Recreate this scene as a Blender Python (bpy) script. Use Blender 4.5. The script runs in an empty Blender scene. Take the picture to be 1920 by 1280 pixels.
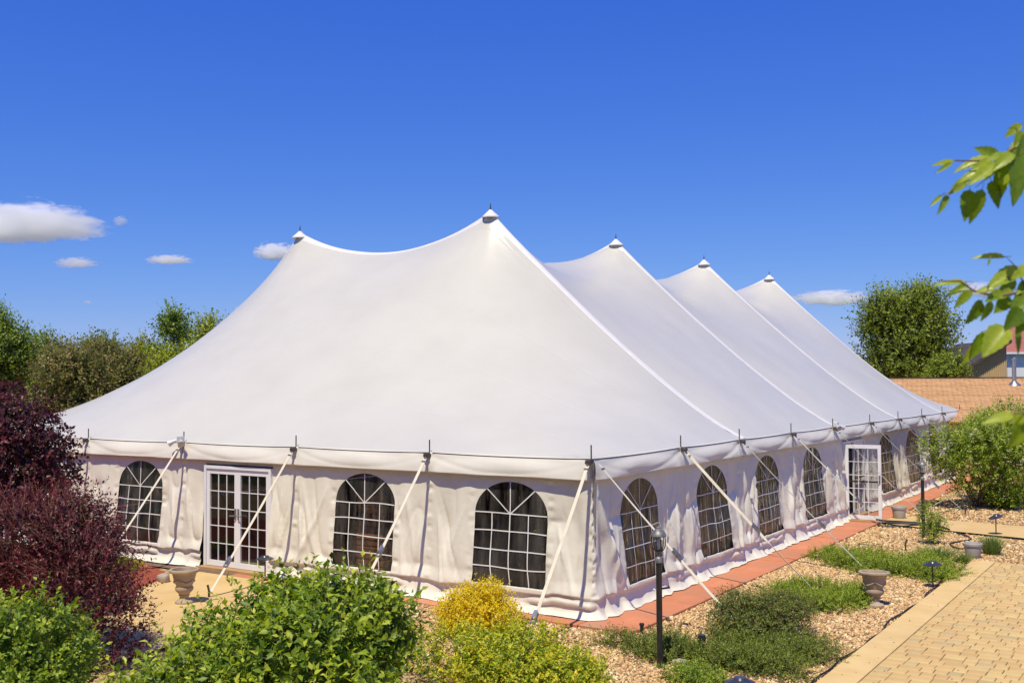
import bpy, math, random
import numpy as np
from mathutils import Vector, Matrix

R = math.radians
rng = np.random.default_rng(7)
random.seed(7)
sc = bpy.context.scene
col = sc.collection

# ------------------------------------------------------------------ camera
CAM = np.array([7.6316, -13.7812, 3.5129])
YAW, PITCH, ROLL, FPX = -0.580264, 0.037244, -0.005193, 1984.487
cam_d = bpy.data.cameras.new('camera')
cam = bpy.data.objects.new('camera', cam_d)
col.objects.link(cam)
fw = np.array([math.sin(YAW) * math.cos(PITCH), math.cos(YAW) * math.cos(PITCH), math.sin(PITCH)])
rt0 = np.array([math.cos(YAW), -math.sin(YAW), 0.0])
up0 = np.cross(rt0, fw)
rt = rt0 * math.cos(ROLL) + up0 * math.sin(ROLL)
up = up0 * math.cos(ROLL) - rt0 * math.sin(ROLL)
cam.matrix_world = Matrix(((rt[0], up[0], -fw[0], CAM[0]), (rt[1], up[1], -fw[1], CAM[1]),
                           (rt[2], up[2], -fw[2], CAM[2]), (0, 0, 0, 1)))
cam_d.sensor_width = 36.0
cam_d.lens = 36.0 * FPX / 1920.0
cam_d.clip_start = 0.1
cam_d.clip_end = 20000
cam_d.dof.use_dof = True
cam_d.dof.focus_distance = 18.0
cam_d.dof.aperture_fstop = 5.0
sc.camera = cam


def at(x, y, d):
    """world point seen at photo pixel (x, y) at depth d (used to find where a thing stands)"""
    return CAM + (fw + rt * (x - 960) / FPX - up * (y - 640) / FPX) * d


# ------------------------------------------------------------------ world, sun, exposure
SUN_EL, SUN_AZ = R(64.0), R(14.0)          # azimuth measured from -Y towards +X
world = bpy.data.worlds.new('World')
sc.world = world
world.use_nodes = True
wn = world.node_tree
wn.nodes.clear()
w_out = wn.nodes.new('ShaderNodeOutputWorld')
w_bg = wn.nodes.new('ShaderNodeBackground')
w_sky = wn.nodes.new('ShaderNodeTexSky')
w_sky.sky_type = 'NISHITA'
w_sky.sun_disc = False
w_sky.sun_elevation = SUN_EL
w_sky.sun_rotation = R(180) - SUN_AZ
w_sky.altitude = 0
w_sky.air_density = 1.0
w_sky.dust_density = 0.0
w_sky.ozone_density = 1.0
# one colour grade for the whole sky (the photograph's saturated blue): per-channel tone curve
w_sep = wn.nodes.new('ShaderNodeSeparateColor')
w_com = wn.nodes.new('ShaderNodeCombineColor')
wn.links.new(w_sky.outputs[0], w_sep.inputs[0])
SKY = 0.12
for ch, (g_, k_) in enumerate(((1.30, 0.320), (0.99, 0.402), (0.42, 0.735))):
    pw = wn.nodes.new('ShaderNodeMath'); pw.operation = 'POWER'
    pw.inputs[1].default_value = g_
    wn.links.new(w_sep.outputs[ch], pw.inputs[0])
    ml = wn.nodes.new('ShaderNodeMath'); ml.operation = 'MULTIPLY'
    ml.inputs[1].default_value = k_ * SKY ** (g_ - 1)
    wn.links.new(pw.outputs[0], ml.inputs[0])
    wn.links.new(ml.outputs[0], w_com.inputs[ch])
wn.links.new(w_com.outputs[0], w_bg.inputs[0])
w_bg.inputs[1].default_value = SKY
wn.links.new(w_bg.outputs[0], w_out.inputs[0])
sun_d = bpy.data.lights.new('sun', 'SUN')
sun_d.energy = 4.2
sun_d.angle = R(0.53)
sun_d.color = (1.0, 0.905, 0.67)
sun = bpy.data.objects.new('sun', sun_d)
col.objects.link(sun)
sdir = Vector((math.sin(SUN_AZ) * math.cos(SUN_EL), -math.cos(SUN_AZ) * math.cos(SUN_EL), math.sin(SUN_EL)))
sun.rotation_euler = sdir.to_track_quat('Z', 'Y').to_euler()
sun.location = (0, -20, 40)
sc.view_settings.view_transform = 'Standard'
sc.view_settings.look = 'None'
sc.view_settings.gamma = 1.0
sc.view_settings.use_curve_mapping = False
sc.view_settings.exposure = 0.28
sc.cycles.volume_bounces = 24
sc.cycles.max_bounces = 24
sc.cycles.diffuse_bounces = 4
sc.cycles.glossy_bounces = 4
sc.cycles.transparent_max_bounces = 16


# ------------------------------------------------------------------ materials
def new_mat(name):
    m = bpy.data.materials.new(name)
    m.use_nodes = True
    nt = m.node_tree
    return m, nt, nt.nodes['Principled BSDF'], nt.nodes['Material Output']


def ramp(nt, stops):
    r = nt.nodes.new('ShaderNodeValToRGB')
    el = r.color_ramp.elements
    while len(el) < len(stops):
        el.new(0.5)
    for e, (p, c) in zip(el, stops):
        e.position = p
        e.color = (c[0], c[1], c[2], 1)
    return r


def coords(nt, scale=(1, 1, 1), kind='Object'):
    tc = nt.nodes.new('ShaderNodeTexCoord')
    mp = nt.nodes.new('ShaderNodeMapping')
    mp.inputs['Scale'].default_value = scale
    nt.links.new(tc.outputs[kind], mp.inputs[0])
    return mp.outputs[0]


def noise(nt, vec, scale, detail=4, rough=0.55):
    n = nt.nodes.new('ShaderNodeTexNoise')
    n.inputs['Scale'].default_value = scale
    n.inputs['Detail'].default_value = detail
    n.inputs['Roughness'].default_value = rough
    nt.links.new(vec, n.inputs['Vector'])
    return n.outputs[0]


def bump(nt, height, strength, dist, bsdf=None, normal=None):
    b = nt.nodes.new('ShaderNodeBump')
    b.inputs['Strength'].default_value = strength
    b.inputs['Distance'].default_value = dist
    nt.links.new(height, b.inputs['Height'])
    if normal is not None:
        nt.links.new(normal, b.inputs['Normal'])
    if bsdf is not None:
        nt.links.new(b.outputs[0], bsdf.inputs['Normal'])
    return b.outputs[0]


def mat_noise(name, stops, scale=3.0, rough=0.7, bscale=None, bstr=0.3, bdist=0.01, stretch=(1, 1, 1), metal=0.0,
              spec=0.5, detail=5, kind='Object', rndobj=0.0):
    """procedural material: noise-driven colour ramp, optional bump and per-object value change"""
    m, nt, b, o = new_mat(name)
    v = coords(nt, stretch, kind)
    f = noise(nt, v, scale, detail)
    r = ramp(nt, stops)
    nt.links.new(f, r.inputs[0])
    src = r.outputs[0]
    if rndobj:
        oi = nt.nodes.new('ShaderNodeObjectInfo')
        mr = nt.nodes.new('ShaderNodeMapRange')
        mr.inputs['To Min'].default_value = 1 - rndobj
        mr.inputs['To Max'].default_value = 1 + rndobj
        nt.links.new(oi.outputs['Random'], mr.inputs[0])
        hs = nt.nodes.new('ShaderNodeHueSaturation')
        nt.links.new(mr.outputs[0], hs.inputs['Value'])
        nt.links.new(src, hs.inputs['Color'])
        src = hs.outputs[0]
    nt.links.new(src, b.inputs['Base Color'])
    b.inputs['Roughness'].default_value = rough
    b.inputs['Metallic'].default_value = metal
    b.inputs['Specular IOR Level'].default_value = spec
    if bscale:
        bump(nt, noise(nt, v, bscale, 6), bstr, bdist, b)
    return m


def leaf_mat(name, stops, trans=0.3, rough=0.45, spec=0.4):
    m, nt, b, o = new_mat(name)
    a = nt.nodes.new('ShaderNodeAttribute')
    a.attribute_name = 'tint'
    r = ramp(nt, stops)
    nt.links.new(a.outputs['Fac'], r.inputs[0])
    nt.links.new(r.outputs[0], b.inputs['Base Color'])
    b.inputs['Roughness'].default_value = rough
    b.inputs['Specular IOR Level'].default_value = spec
    t = nt.nodes.new('ShaderNodeBsdfTranslucent')
    hs = nt.nodes.new('ShaderNodeHueSaturation')
    hs.inputs['Value'].default_value = 1.4
    hs.inputs['Saturation'].default_value = 1.1
    nt.links.new(r.outputs[0], hs.inputs['Color'])
    nt.links.new(hs.outputs[0], t.inputs[0])
    mx = nt.nodes.new('ShaderNodeMixShader')
    mx.inputs[0].default_value = trans
    nt.links.new(b.outputs[0], mx.inputs[1])
    nt.links.new(t.outputs[0], mx.inputs[2])
    nt.links.new(mx.outputs[0], o.inputs[0])
    return m


def pvc_mat(name, base, dirty, rough, bstr, seams=False, trans=0.0):
    """coated tent fabric with faint dirt, fine wrinkles and (roof) weld lines"""
    m, nt, b, o = new_mat(name)
    v = coords(nt)
    n1 = noise(nt, v, 0.8, 6, 0.6)
    r = ramp(nt, [(0.3, dirty), (0.62, base)])
    nt.links.new(n1, r.inputs[0])
    nt.links.new(r.outputs[0], b.inputs['Base Color'])
    b.inputs['Roughness'].default_value = rough
    b.inputs['Specular IOR Level'].default_value = 0.5
    h = noise(nt, v, 9.0, 5, 0.6)
    nrm = bump(nt, h, bstr, 0.02)
    h2 = noise(nt, v, 1.3, 3, 0.5)
    nrm = bump(nt, h2, bstr, 0.10, None, nrm)
    if seams:
        sx = nt.nodes.new('ShaderNodeSeparateXYZ')
        nt.links.new(v, sx.inputs[0])
        nz = nt.nodes.new('ShaderNodeMath'); nz.operation = 'MULTIPLY_ADD'
        nt.links.new(noise(nt, v, 0.25, 2), nz.inputs[0])
        nz.inputs[1].default_value = 0.5
        nt.links.new(sx.outputs[1], nz.inputs[2])
        pp = nt.nodes.new('ShaderNodeMath'); pp.operation = 'PINGPONG'
        pp.inputs[1].default_value = 0.77
        nt.links.new(nz.outputs[0], pp.inputs[0])
        st = nt.nodes.new('ShaderNodeMapRange')
        st.inputs['From Min'].default_value = 0.0
        st.inputs['From Max'].default_value = 0.03
        nt.links.new(pp.outputs[0], st.inputs[0])
        nrm = bump(nt, st.outputs[0], 0.4, 0.008, None, nrm)
    nt.links.new(nrm, b.inputs['Normal'])
    if trans:
        t = nt.nodes.new('ShaderNodeBsdfTranslucent')
        t.inputs[0].default_value = (base[0], base[1] * 0.98, base[2] * 0.95, 1)
        mx = nt.nodes.new('ShaderNodeMixShader')
        mx.inputs[0].default_value = trans
        nt.links.new(b.outputs[0], mx.inputs[1])
        nt.links.new(t.outputs[0], mx.inputs[2])
        nt.links.new(mx.outputs[0], o.inputs[0])
    return m


def vinyl_mat(name, tint, gloss_rough, bstr, gloss_col=(1, 1, 1), haze=0.0):
    """clear window sheet: tinted see-through layer under a wavy glossy face"""
    m, nt, b, o = new_mat(name)
    nt.nodes.remove(b)
    tr = nt.nodes.new('ShaderNodeBsdfTransparent')
    tr.inputs[0].default_value = (*tint, 1)
    gl = nt.nodes.new('ShaderNodeBsdfGlossy')
    gl.inputs['Roughness'].default_value = gloss_rough
    gl.inputs['Color'].default_value = (*gloss_col, 1)
    v = coords(nt, (3.2, 3.2, 0.45))
    h = noise(nt, v, 2.2, 3, 0.5)
    nrm = bump(nt, h, bstr, 0.12)
    nt.links.new(nrm, gl.inputs['Normal'])
    fr = nt.nodes.new('ShaderNodeFresnel')
    geo = nt.nodes.new('ShaderNodeNewGeometry')
    ior = nt.nodes.new('ShaderNodeMapRange')      # same reflectance on either side of the thin sheet
    ior.inputs['To Min'].default_value = 1.5; ior.inputs['To Max'].default_value = 1 / 1.5
    nt.links.new(geo.outputs['Backfacing'], ior.inputs[0])
    nt.links.new(ior.outputs[0], fr.inputs[0])
    nt.links.new(nrm, fr.inputs['Normal'])
    mx = nt.nodes.new('ShaderNodeMixShader')
    nt.links.new(fr.outputs[0], mx.inputs[0])
    base = tr
    if haze:
        df = nt.nodes.new('ShaderNodeBsdfDiffuse')
        df.inputs[0].default_value = (0.7, 0.66, 0.6, 1)
        base = nt.nodes.new('ShaderNodeMixShader')
        hz = nt.nodes.new('ShaderNodeMapRange')
        hz.inputs['From Min'].default_value = 0.35; hz.inputs['From Max'].default_value = 0.7
        hz.inputs['To Max'].default_value = haze * 2
        nt.links.new(noise(nt, coords(nt, (5, 5, 0.8)), 1.2, 4), hz.inputs[0])
        nt.links.new(hz.outputs[0], base.inputs[0])
        nt.links.new(tr.outputs[0], base.inputs[1]); nt.links.new(df.outputs[0], base.inputs[2])
    nt.links.new(base.outputs[0], mx.inputs[1])
    nt.links.new(gl.outputs[0], mx.inputs[2])
    nt.links.new(mx.outputs[0], o.inputs[0])
    return m


M = {}
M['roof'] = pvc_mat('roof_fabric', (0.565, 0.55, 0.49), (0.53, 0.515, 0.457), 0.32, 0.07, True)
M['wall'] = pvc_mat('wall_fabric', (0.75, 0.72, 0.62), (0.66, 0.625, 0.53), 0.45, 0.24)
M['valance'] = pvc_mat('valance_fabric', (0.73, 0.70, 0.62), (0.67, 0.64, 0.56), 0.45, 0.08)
M['seam'] = mat_noise('seam_webbing', [(0.3, (0.66, 0.645, 0.63)), (0.7, (0.72, 0.70, 0.69))], 6, 0.4)
M['strap'] = mat_noise('strap_webbing', [(0.3, (0.58, 0.53, 0.40)), (0.7, (0.70, 0.65, 0.53))], 5, 0.75, 60, 0.3, 0.003)
M['strap_old'] = mat_noise('strap_webbing_weathered', [(0.3, (0.30, 0.29, 0.25)), (0.7, (0.48, 0.46, 0.40))], 5, 0.8, 60, 0.3, 0.003)
M['steel'] = mat_noise('steel', [(0.3, (0.32, 0.32, 0.33)), (0.7, (0.5, 0.5, 0.5))], 12, 0.4, metal=0.9)
M['dark_steel'] = mat_noise('dark_steel', [(0.3, (0.06, 0.055, 0.05)), (0.7, (0.14, 0.12, 0.10))], 20, 0.5, metal=0.6)
M['rope'] = mat_noise('eave_rope', [(0.3, (0.07, 0.065, 0.05)), (0.7, (0.17, 0.16, 0.12))], 8, 0.8)
M['vinyl'] = vinyl_mat('clear_vinyl', (0.60, 0.55, 0.49), 0.05, 0.55, haze=0.05)
M['glass'] = vinyl_mat('door_glass', (0.72, 0.74, 0.73), 0.0, 0.01)
M['print'] = mat_noise('white_print', [(0.3, (0.72, 0.71, 0.68)), (0.7, (0.80, 0.79, 0.77))], 6, 0.5)
M['door_white'] = mat_noise('door_paint', [(0.3, (0.74, 0.75, 0.77)), (0.7, (0.80, 0.81, 0.83))], 4, 0.35)
M['wood'] = mat_noise('raw_wood', [(0.3, (0.30, 0.17, 0.07)), (0.7, (0.50, 0.32, 0.15))], 3, 0.7, stretch=(1, 8, 8))
M['wood_dark'] = mat_noise('stained_wood', [(0.3, (0.22, 0.085, 0.03)), (0.7, (0.40, 0.17, 0.06))], 4, 0.5, stretch=(8, 2, 2), rndobj=0.25)
M['black'] = mat_noise('black_paint', [(0.3, (0.012, 0.012, 0.013)), (0.7, (0.028, 0.028, 0.030))], 9, 0.38)
M['navy'] = mat_noise('dark_solar_lid', [(0.3, (0.02, 0.022, 0.032)), (0.7, (0.05, 0.052, 0.07))], 8, 0.3)
M['lamp_cap'] = mat_noise('weathered_lamp_cap', [(0.35, (0.10, 0.10, 0.10)), (0.65, (0.28, 0.27, 0.26))], 14, 0.5, metal=0.4)
M['lamp_glass'] = vinyl_mat('lamp_glass', (0.85, 0.86, 0.84), 0.05, 0.02)
M['urn'] = mat_noise('urn_stone', [(0.3, (0.31, 0.235, 0.165)), (0.7, (0.43, 0.335, 0.24))], 7, 0.85, 40, 0.25, 0.006)
M['pot'] = mat_noise('pot_plastic', [(0.3, (0.36, 0.33, 0.30)), (0.7, (0.44, 0.41, 0.37))], 5, 0.7, 50, 0.1, 0.003)
M['soil'] = mat_noise('soil', [(0.3, (0.03, 0.02, 0.014)), (0.7, (0.07, 0.05, 0.03))], 14, 0.95, 40, 0.6, 0.02)
M['rock'] = mat_noise('field_stone', [(0.3, (0.30, 0.25, 0.20)), (0.7, (0.45, 0.39, 0.33))], 6, 0.85, 20, 0.5, 0.02)
M['white_rock'] = mat_noise('white_stone', [(0.3, (0.6, 0.57, 0.52)), (0.7, (0.75, 0.72, 0.68))], 6, 0.8, 20, 0.4, 0.02)
M['flood'] = mat_noise('lamp_housing', [(0.3, (0.55, 0.56, 0.58)), (0.7, (0.68, 0.69, 0.70))], 9, 0.35, metal=0.2)
M['hose'] = mat_noise('hose_rubber', [(0.3, (0.012, 0.012, 0.013)), (0.7, (0.03, 0.03, 0.03))], 9, 0.55)
M['hose_green'] = mat_noise('hose_green', [(0.3, (0.22, 0.30, 0.12)), (0.7, (0.34, 0.42, 0.2))], 9, 0.5)
M['bark'] = mat_noise('bark', [(0.3, (0.06, 0.045, 0.035)), (0.7, (0.16, 0.125, 0.10))], 9, 0.9, 20, 0.6, 0.02, (1, 1, 0.3))
M['twig_red'] = mat_noise('young_twig', [(0.3, (0.12, 0.07, 0.04)), (0.7, (0.22, 0.13, 0.07))], 9, 0.7)
M['twig_green'] = mat_noise('green_twig', [(0.3, (0.16, 0.15, 0.05)), (0.7, (0.26, 0.24, 0.09))], 9, 0.6)
M['concrete'] = mat_noise('floor_concrete', [(0.3, (0.26, 0.24, 0.21)), (0.7, (0.34, 0.31, 0.28))], 1.5, 0.8, 30, 0.2, 0.005)


# ------------------------------------------------------------------ mesh helpers
def quick(name, V, F, mat, parent=None, smooth=True, tint=None):
    """one mesh object from vertex array and equal-sized faces (numpy), or a list of mixed faces"""
    me = bpy.data.meshes.new(name)
    V = np.asarray(V, dtype=np.float32)
    if isinstance(F, np.ndarray):
        k = F.shape[1]
        me.vertices.add(len(V))
        me.vertices.foreach_set('co', V.ravel())
        me.loops.add(F.size)
        me.loops.foreach_set('vertex_index', F.astype(np.int32).ravel())
        me.polygons.add(len(F))
        me.polygons.foreach_set('loop_start', np.arange(0, F.size, k, dtype=np.int32))
        me.update(calc_edges=True)
    else:
        me.from_pydata(V.tolist(), [], F)
    me.polygons.foreach_set('use_smooth', np.full(len(me.polygons), smooth, dtype=bool))
    if tint is not None:
        a = me.attributes.new('tint', 'FLOAT', 'FACE')
        a.data.foreach_set('value', np.asarray(tint, dtype=np.float32))
    if mat is not None:
        me.materials.append(mat)
    me.update()
    o = bpy.data.objects.new(name, me)
    col.objects.link(o)
    if parent is not None:
        o.parent = parent
    return o


def empty(name, loc=(0, 0, 0), rz=0.0):
    o = bpy.data.objects.new(name, None)
    o.location = [float(c) for c in loc]
    o.rotation_euler = (0, 0, rz)
    o.empty_display_size = 0.2
    col.objects.link(o)
    return o


def tag(o, label=None, cat=None, group=None, kind=None):
    if label: o['label'] = label
    if cat: o['category'] = cat
    if group: o['group'] = group
    if kind: o['kind'] = kind
    return o


class MB:
    """collects boxes, tubes, lathes into one mesh"""
    def __init__(s):
        s.V = []; s.F = []

    def add(s, V, F):
        n = len(s.V)
        s.V += [tuple(float(c) for c in v) for v in V]
        s.F += [tuple(i + n for i in f) for f in F]
        return s

    def box(s, x0, y0, z0, x1, y1, z1, bev=0.0):
        b = min(bev, (x1 - x0) / 2.2, (y1 - y0) / 2.2, (z1 - z0) / 2.2)
        if b <= 0:
            V = [(x, y, z) for z in (z0, z1) for y in (y0, y1) for x in (x0, x1)]
            F = [(0, 2, 3, 1), (4, 5, 7, 6), (0, 1, 5, 4), (2, 6, 7, 3), (0, 4, 6, 2), (1, 3, 7, 5)]
            return s.add(V, F)
        V = []; F = []
        # bevelled top edge only: bottom ring, upper ring, inset top ring
        for (z, i) in ((z0, 0), (z1 - b, 0), (z1, b)):
            V += [(x0 + i, y0 + i, z), (x1 - i, y0 + i, z), (x1 - i, y1 - i, z), (x0 + i, y1 - i, z)]
        for r in (0, 4):
            for k in range(4):
                F.append((r + k, r + (k + 1) % 4, r + 4 + (k + 1) % 4, r + 4 + k))
        F += [(3, 2, 1, 0), (8, 9, 10, 11)]
        return s.add(V, F)

    def tube(s, pts, rad, n=8, cap=True):
        pts = [Vector(p) for p in pts]
        if not hasattr(rad, '__len__'):
            rad = [rad] * len(pts)
        V = []; F = []
        prev = None
        for i, p in enumerate(pts):
            d = (pts[min(i + 1, len(pts) - 1)] - pts[max(i - 1, 0)]).normalized()
            if prev is None:
                a = d.orthogonal().normalized()
            else:
                a = (prev - d * prev.dot(d))
                a = a.normalized() if a.length > 1e-6 else d.orthogonal().normalized()
            prev = a
            b = d.cross(a)
            for k in range(n):
                t = 2 * math.pi * k / n
                V.append(p + (a * math.cos(t) + b * math.sin(t)) * rad[i])
        for i in range(len(pts) - 1):
            for k in range(n):
                F.append((i * n + k, i * n + (k + 1) % n, (i + 1) * n + (k + 1) % n, (i + 1) * n + k))
        if cap:
            F.append(tuple(range(n - 1, -1, -1)))
            F.append(tuple(range((len(pts) - 1) * n, len(pts) * n)))
        return s.add(V, F)

    def lathe(s, prof, n=24, c=(0, 0, 0), flute=None):
        V = []; F = []
        for (r, z) in prof:
            for k in range(n):
                t = 2 * math.pi * k / n
                rr = r * (1 + (flute(z, t) if flute else 0))
                V.append((c[0] + rr * math.cos(t), c[1] + rr * math.sin(t), c[2] + z))
        for i in range(len(prof) - 1):
            for k in range(n):
                F.append((i * n + k, i * n + (k + 1) % n, (i + 1) * n + (k + 1) % n, (i + 1) * n + k))
        F.append(tuple(range(n - 1, -1, -1)))
        F.append(tuple(range((len(prof) - 1) * n, len(prof) * n)))
        return s.add(V, F)

    def build(s, name, mat, parent=None, smooth=True):
        o = quick(name, np.array(s.V), s.F, mat, parent, smooth)
        if smooth:
            try:
                o.data.set_sharp_from_angle(angle=R(38))
            except Exception:
                pass
        return o


def vhash(ix, iy, seed):
    v = np.sin(ix * 127.1 + iy * 311.7 + seed * 74.7) * 43758.5453
    return v - np.floor(v)


def vnoise(x, y, seed=0):
    x, y = np.broadcast_arrays(np.asarray(x, float), np.asarray(y, float))
    ix = np.floor(x); iy = np.floor(y)
    fx = x - ix; fy = y - iy
    ux = fx * fx * fx * (fx * (fx * 6 - 15) + 10)
    uy = fy * fy * fy * (fy * (fy * 6 - 15) + 10)
    a = vhash(ix, iy, seed); b = vhash(ix + 1, iy, seed)
    c = vhash(ix, iy + 1, seed); d = vhash(ix + 1, iy + 1, seed)
    return (a * (1 - ux) + b * ux) * (1 - uy) + (c * (1 - ux) + d * ux) * uy


def fbm(x, y, seed=0, oct=4):
    s = 0; a = 0.5
    for i in range(oct):
        s = s + a * vnoise(np.asarray(x) * 2 ** i, np.asarray(y) * 2 ** i, seed + i * 13)
        a *= 0.5
    return s


def grid_faces(nr, nc):
    i = np.arange(nr - 1)[:, None] * nc + np.arange(nc - 1)[None, :]
    i = i.ravel()
    return np.stack([i, i + 1, i + nc + 1, i + nc], 1)


def smooth01(x, a, b):
    t = np.clip((x - a) / (b - a), 0, 1)
    return t * t * (3 - 2 * t)


# ================================================================== SETTING: ground
BXW, BYW, H = 3.0112, 3.0879, 2.352       # bay along the front, along the side, eave height
NX, NY = 6, 10
LX, LY = NX * BXW, NY * BYW

gm = mat_noise('lawn_ground', [(0.3, (0.035, 0.06, 0.015)), (0.7, (0.075, 0.11, 0.03))], 0.6, 0.95, 8, 0.6, 0.05)
g = quick('ground', [(-1500, -300, -0.06), (1500, -300, -0.06), (1500, 2500, -0.06), (-1500, 2500, -0.06)],
          np.array([[0, 1, 2, 3]]), gm, smooth=False)
tag(g, kind='structure')


def gravel_mat():
    m, nt, b, o = new_mat('gravel_bed')
    v = coords(nt)
    vo = nt.nodes.new('ShaderNodeTexVoronoi')
    vo.inputs['Scale'].default_value = 34
    nt.links.new(v, vo.inputs['Vector'])
    sp = nt.nodes.new('ShaderNodeSeparateColor')
    nt.links.new(vo.outputs['Color'], sp.inputs[0])
    r = ramp(nt, [(0.0, (0.170, 0.093, 0.039)), (0.25, (0.360, 0.216, 0.094)), (0.5, (0.500, 0.319, 0.140)), (0.75, (0.600, 0.412, 0.195)),
                  (1.0, (0.600, 0.510, 0.328))])
    nt.links.new(sp.outputs[0], r.inputs[0])
    mm = nt.nodes.new('ShaderNodeMix'); mm.data_type = 'RGBA'; mm.blend_type = 'MULTIPLY'
    mm.inputs[0].default_value = 0.5
    n2 = ramp(nt, [(0.3, (0.72, 0.68, 0.64)), (0.7, (1, 1, 1))])
    nt.links.new(noise(nt, v, 1.1, 4), n2.inputs[0])
    nt.links.new(r.outputs[0], mm.inputs[6]); nt.links.new(n2.outputs[0], mm.inputs[7])
    nt.links.new(mm.outputs[2], b.inputs['Base Color'])
    b.inputs['Roughness'].default_value = 0.8
    bump(nt, vo.outputs['Distance'], 0.9, 0.03, b).node.invert = True
    return m


M['gravel'] = gravel_mat()
# gravel bed sheet, softly uneven, reaching round the tent and, for bounce light, far past the garden
gx = np.linspace(-30, 30, 121); gy = np.linspace(-12, 42, 109)
GX, GY = np.meshgrid(gx, gy)
GZ = (fbm(GX * 0.9, GY * 0.9, 3) - 0.5) * 0.03 - 0.02
gb = quick('gravel_bed', np.stack([GX, GY, GZ], -1).reshape(-1, 3), grid_faces(len(gy), len(gx)), M['gravel'])
tag(gb, kind='structure')


def gravel_z(x, y):
    return (fbm(np.asarray(x) * 0.9, np.asarray(y) * 0.9, 3) - 0.5) * 0.03 - 0.02


# interior floor slab of the tent
fl = MB().box(-LX + 0.05, 0.05, -0.06, -0.05, LY - 0.05, 0.012).build('tent_floor', M['concrete'], smooth=False)
tag(fl, kind='structure')

# red border slabs round the tent
M['red_slab'] = mat_noise('red_concrete', [(0.30, (0.38, 0.24, 0.15)), (0.43, (0.49, 0.20, 0.105)), (0.55, (0.53, 0.195, 0.095)), (0.75, (0.62, 0.245, 0.125))],
                          1.3, 0.75, 45, 0.2, 0.004, kind='Object', rndobj=0.10)
border = quick('red_border', [(-LX - 0.48, -0.475, 0.008), (0.86, -0.475, 0.008), (0.86, LY + 0.4, 0.008), (-LX - 0.48, LY + 0.4, 0.008)],
               np.array([[0, 1, 2, 3]]), mat_noise('mortar', [(0.3, (0.12, 0.07, 0.05)), (0.7, (0.2, 0.13, 0.09))], 8, 0.9), smooth=False)
tag(border, kind='structure')


def slab(x0, y0, x1, y1):
    cx, cy = (x0 + x1) / 2, (y0 + y1) / 2
    o = MB().box(x0 - cx, y0 - cy, -0.05, x1 - cx, y1 - cy, 0.062, 0.008).build('slab', M['red_slab'], border, False)
    o.location = (cx, cy, -0.038 + float(rng.uniform(-0.006, 0.004)))
    o.rotation_euler = (float(rng.normal(0, 0.002)), float(rng.normal(0, 0.002)), float(rng.normal(0, 0.002)))


ys = [-0.48, 1.62, 3.15, 4.7, 6.2, 7.75, 9.25, 10.8, 12.75, 14.6, 16.2, 17.8, 19.4, 21.0, 22.6, 24.2, 25.8, 27.4, 29.0, 31.0]
for a, b_ in zip(ys[:-1], ys[1:]):
    slab(0.02, a + 0.006, 0.88, b_ - 0.006)
xs = [0.008]
while xs[-1] > -6.2:
    xs.append(xs[-1] - rng.uniform(1.3, 1.6))
for a, b_ in zip(xs[1:], xs[:-1]):
    slab(a + 0.006, -0.48, b_ - 0.006, 0.02)

# patio: buff edging strip and individual pavers
PX0, PX1, PYT = 3.80, 4.20, 8.12
M['buff'] = mat_noise('buff_concrete', [(0.3, (0.580, 0.403, 0.164)), (0.7, (0.660, 0.475, 0.212))], 2.2, 0.85, 60, 0.2, 0.004, rndobj=0.03)
M['joint'] = mat_noise('joint_sand', [(0.3, (0.26, 0.185, 0.10)), (0.7, (0.38, 0.28, 0.16))], 12, 0.95)
patio = quick('patio_base', [(PX0, -12, 0.012), (28, -12, 0.012), (28, PYT, 0.012), (PX0, PYT, 0.012)], np.array([[0, 1, 2, 3]]), M['joint'], smooth=False)  # extended far out of view to bounce warm light onto the side wall
tag(patio, kind='structure')
yy = -2.6
while yy < PYT - 0.05:
    y2 = min(yy + 1.52, PYT)
    o = MB().box(PX0, yy + 0.004, -0.03, PX1, y2 - 0.004, 0.05, 0.006).build('edging_slab', M['buff'], patio, False)
    yy = y2

M['paver'] = []
for i, (c1, c2) in enumerate([((0.52, 0.355, 0.140), (0.60, 0.425, 0.180)), ((0.50, 0.33, 0.130), (0.58, 0.395, 0.165)),
                              ((0.455, 0.335, 0.150), (0.53, 0.40, 0.19)), ((0.55, 0.39, 0.150), (0.62, 0.455, 0.190))]):
    M['paver'].append(mat_noise('paver_%s' % 'abcd'[i], [(0.3, c1), (0.7, c2)], 5, 0.85, 70, 0.25, 0.004, rndobj=0.07))


def visible(x, y, z=0.03, m=40):
    d = np.array([x, y, z]) - CAM
    w = d @ fw
    px = 960 + FPX * (d @ rt) / w
    py = 640 - FPX * (d @ up) / w
    return -m < px < 1920 + m and -m < py < 1280 + m


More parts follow.
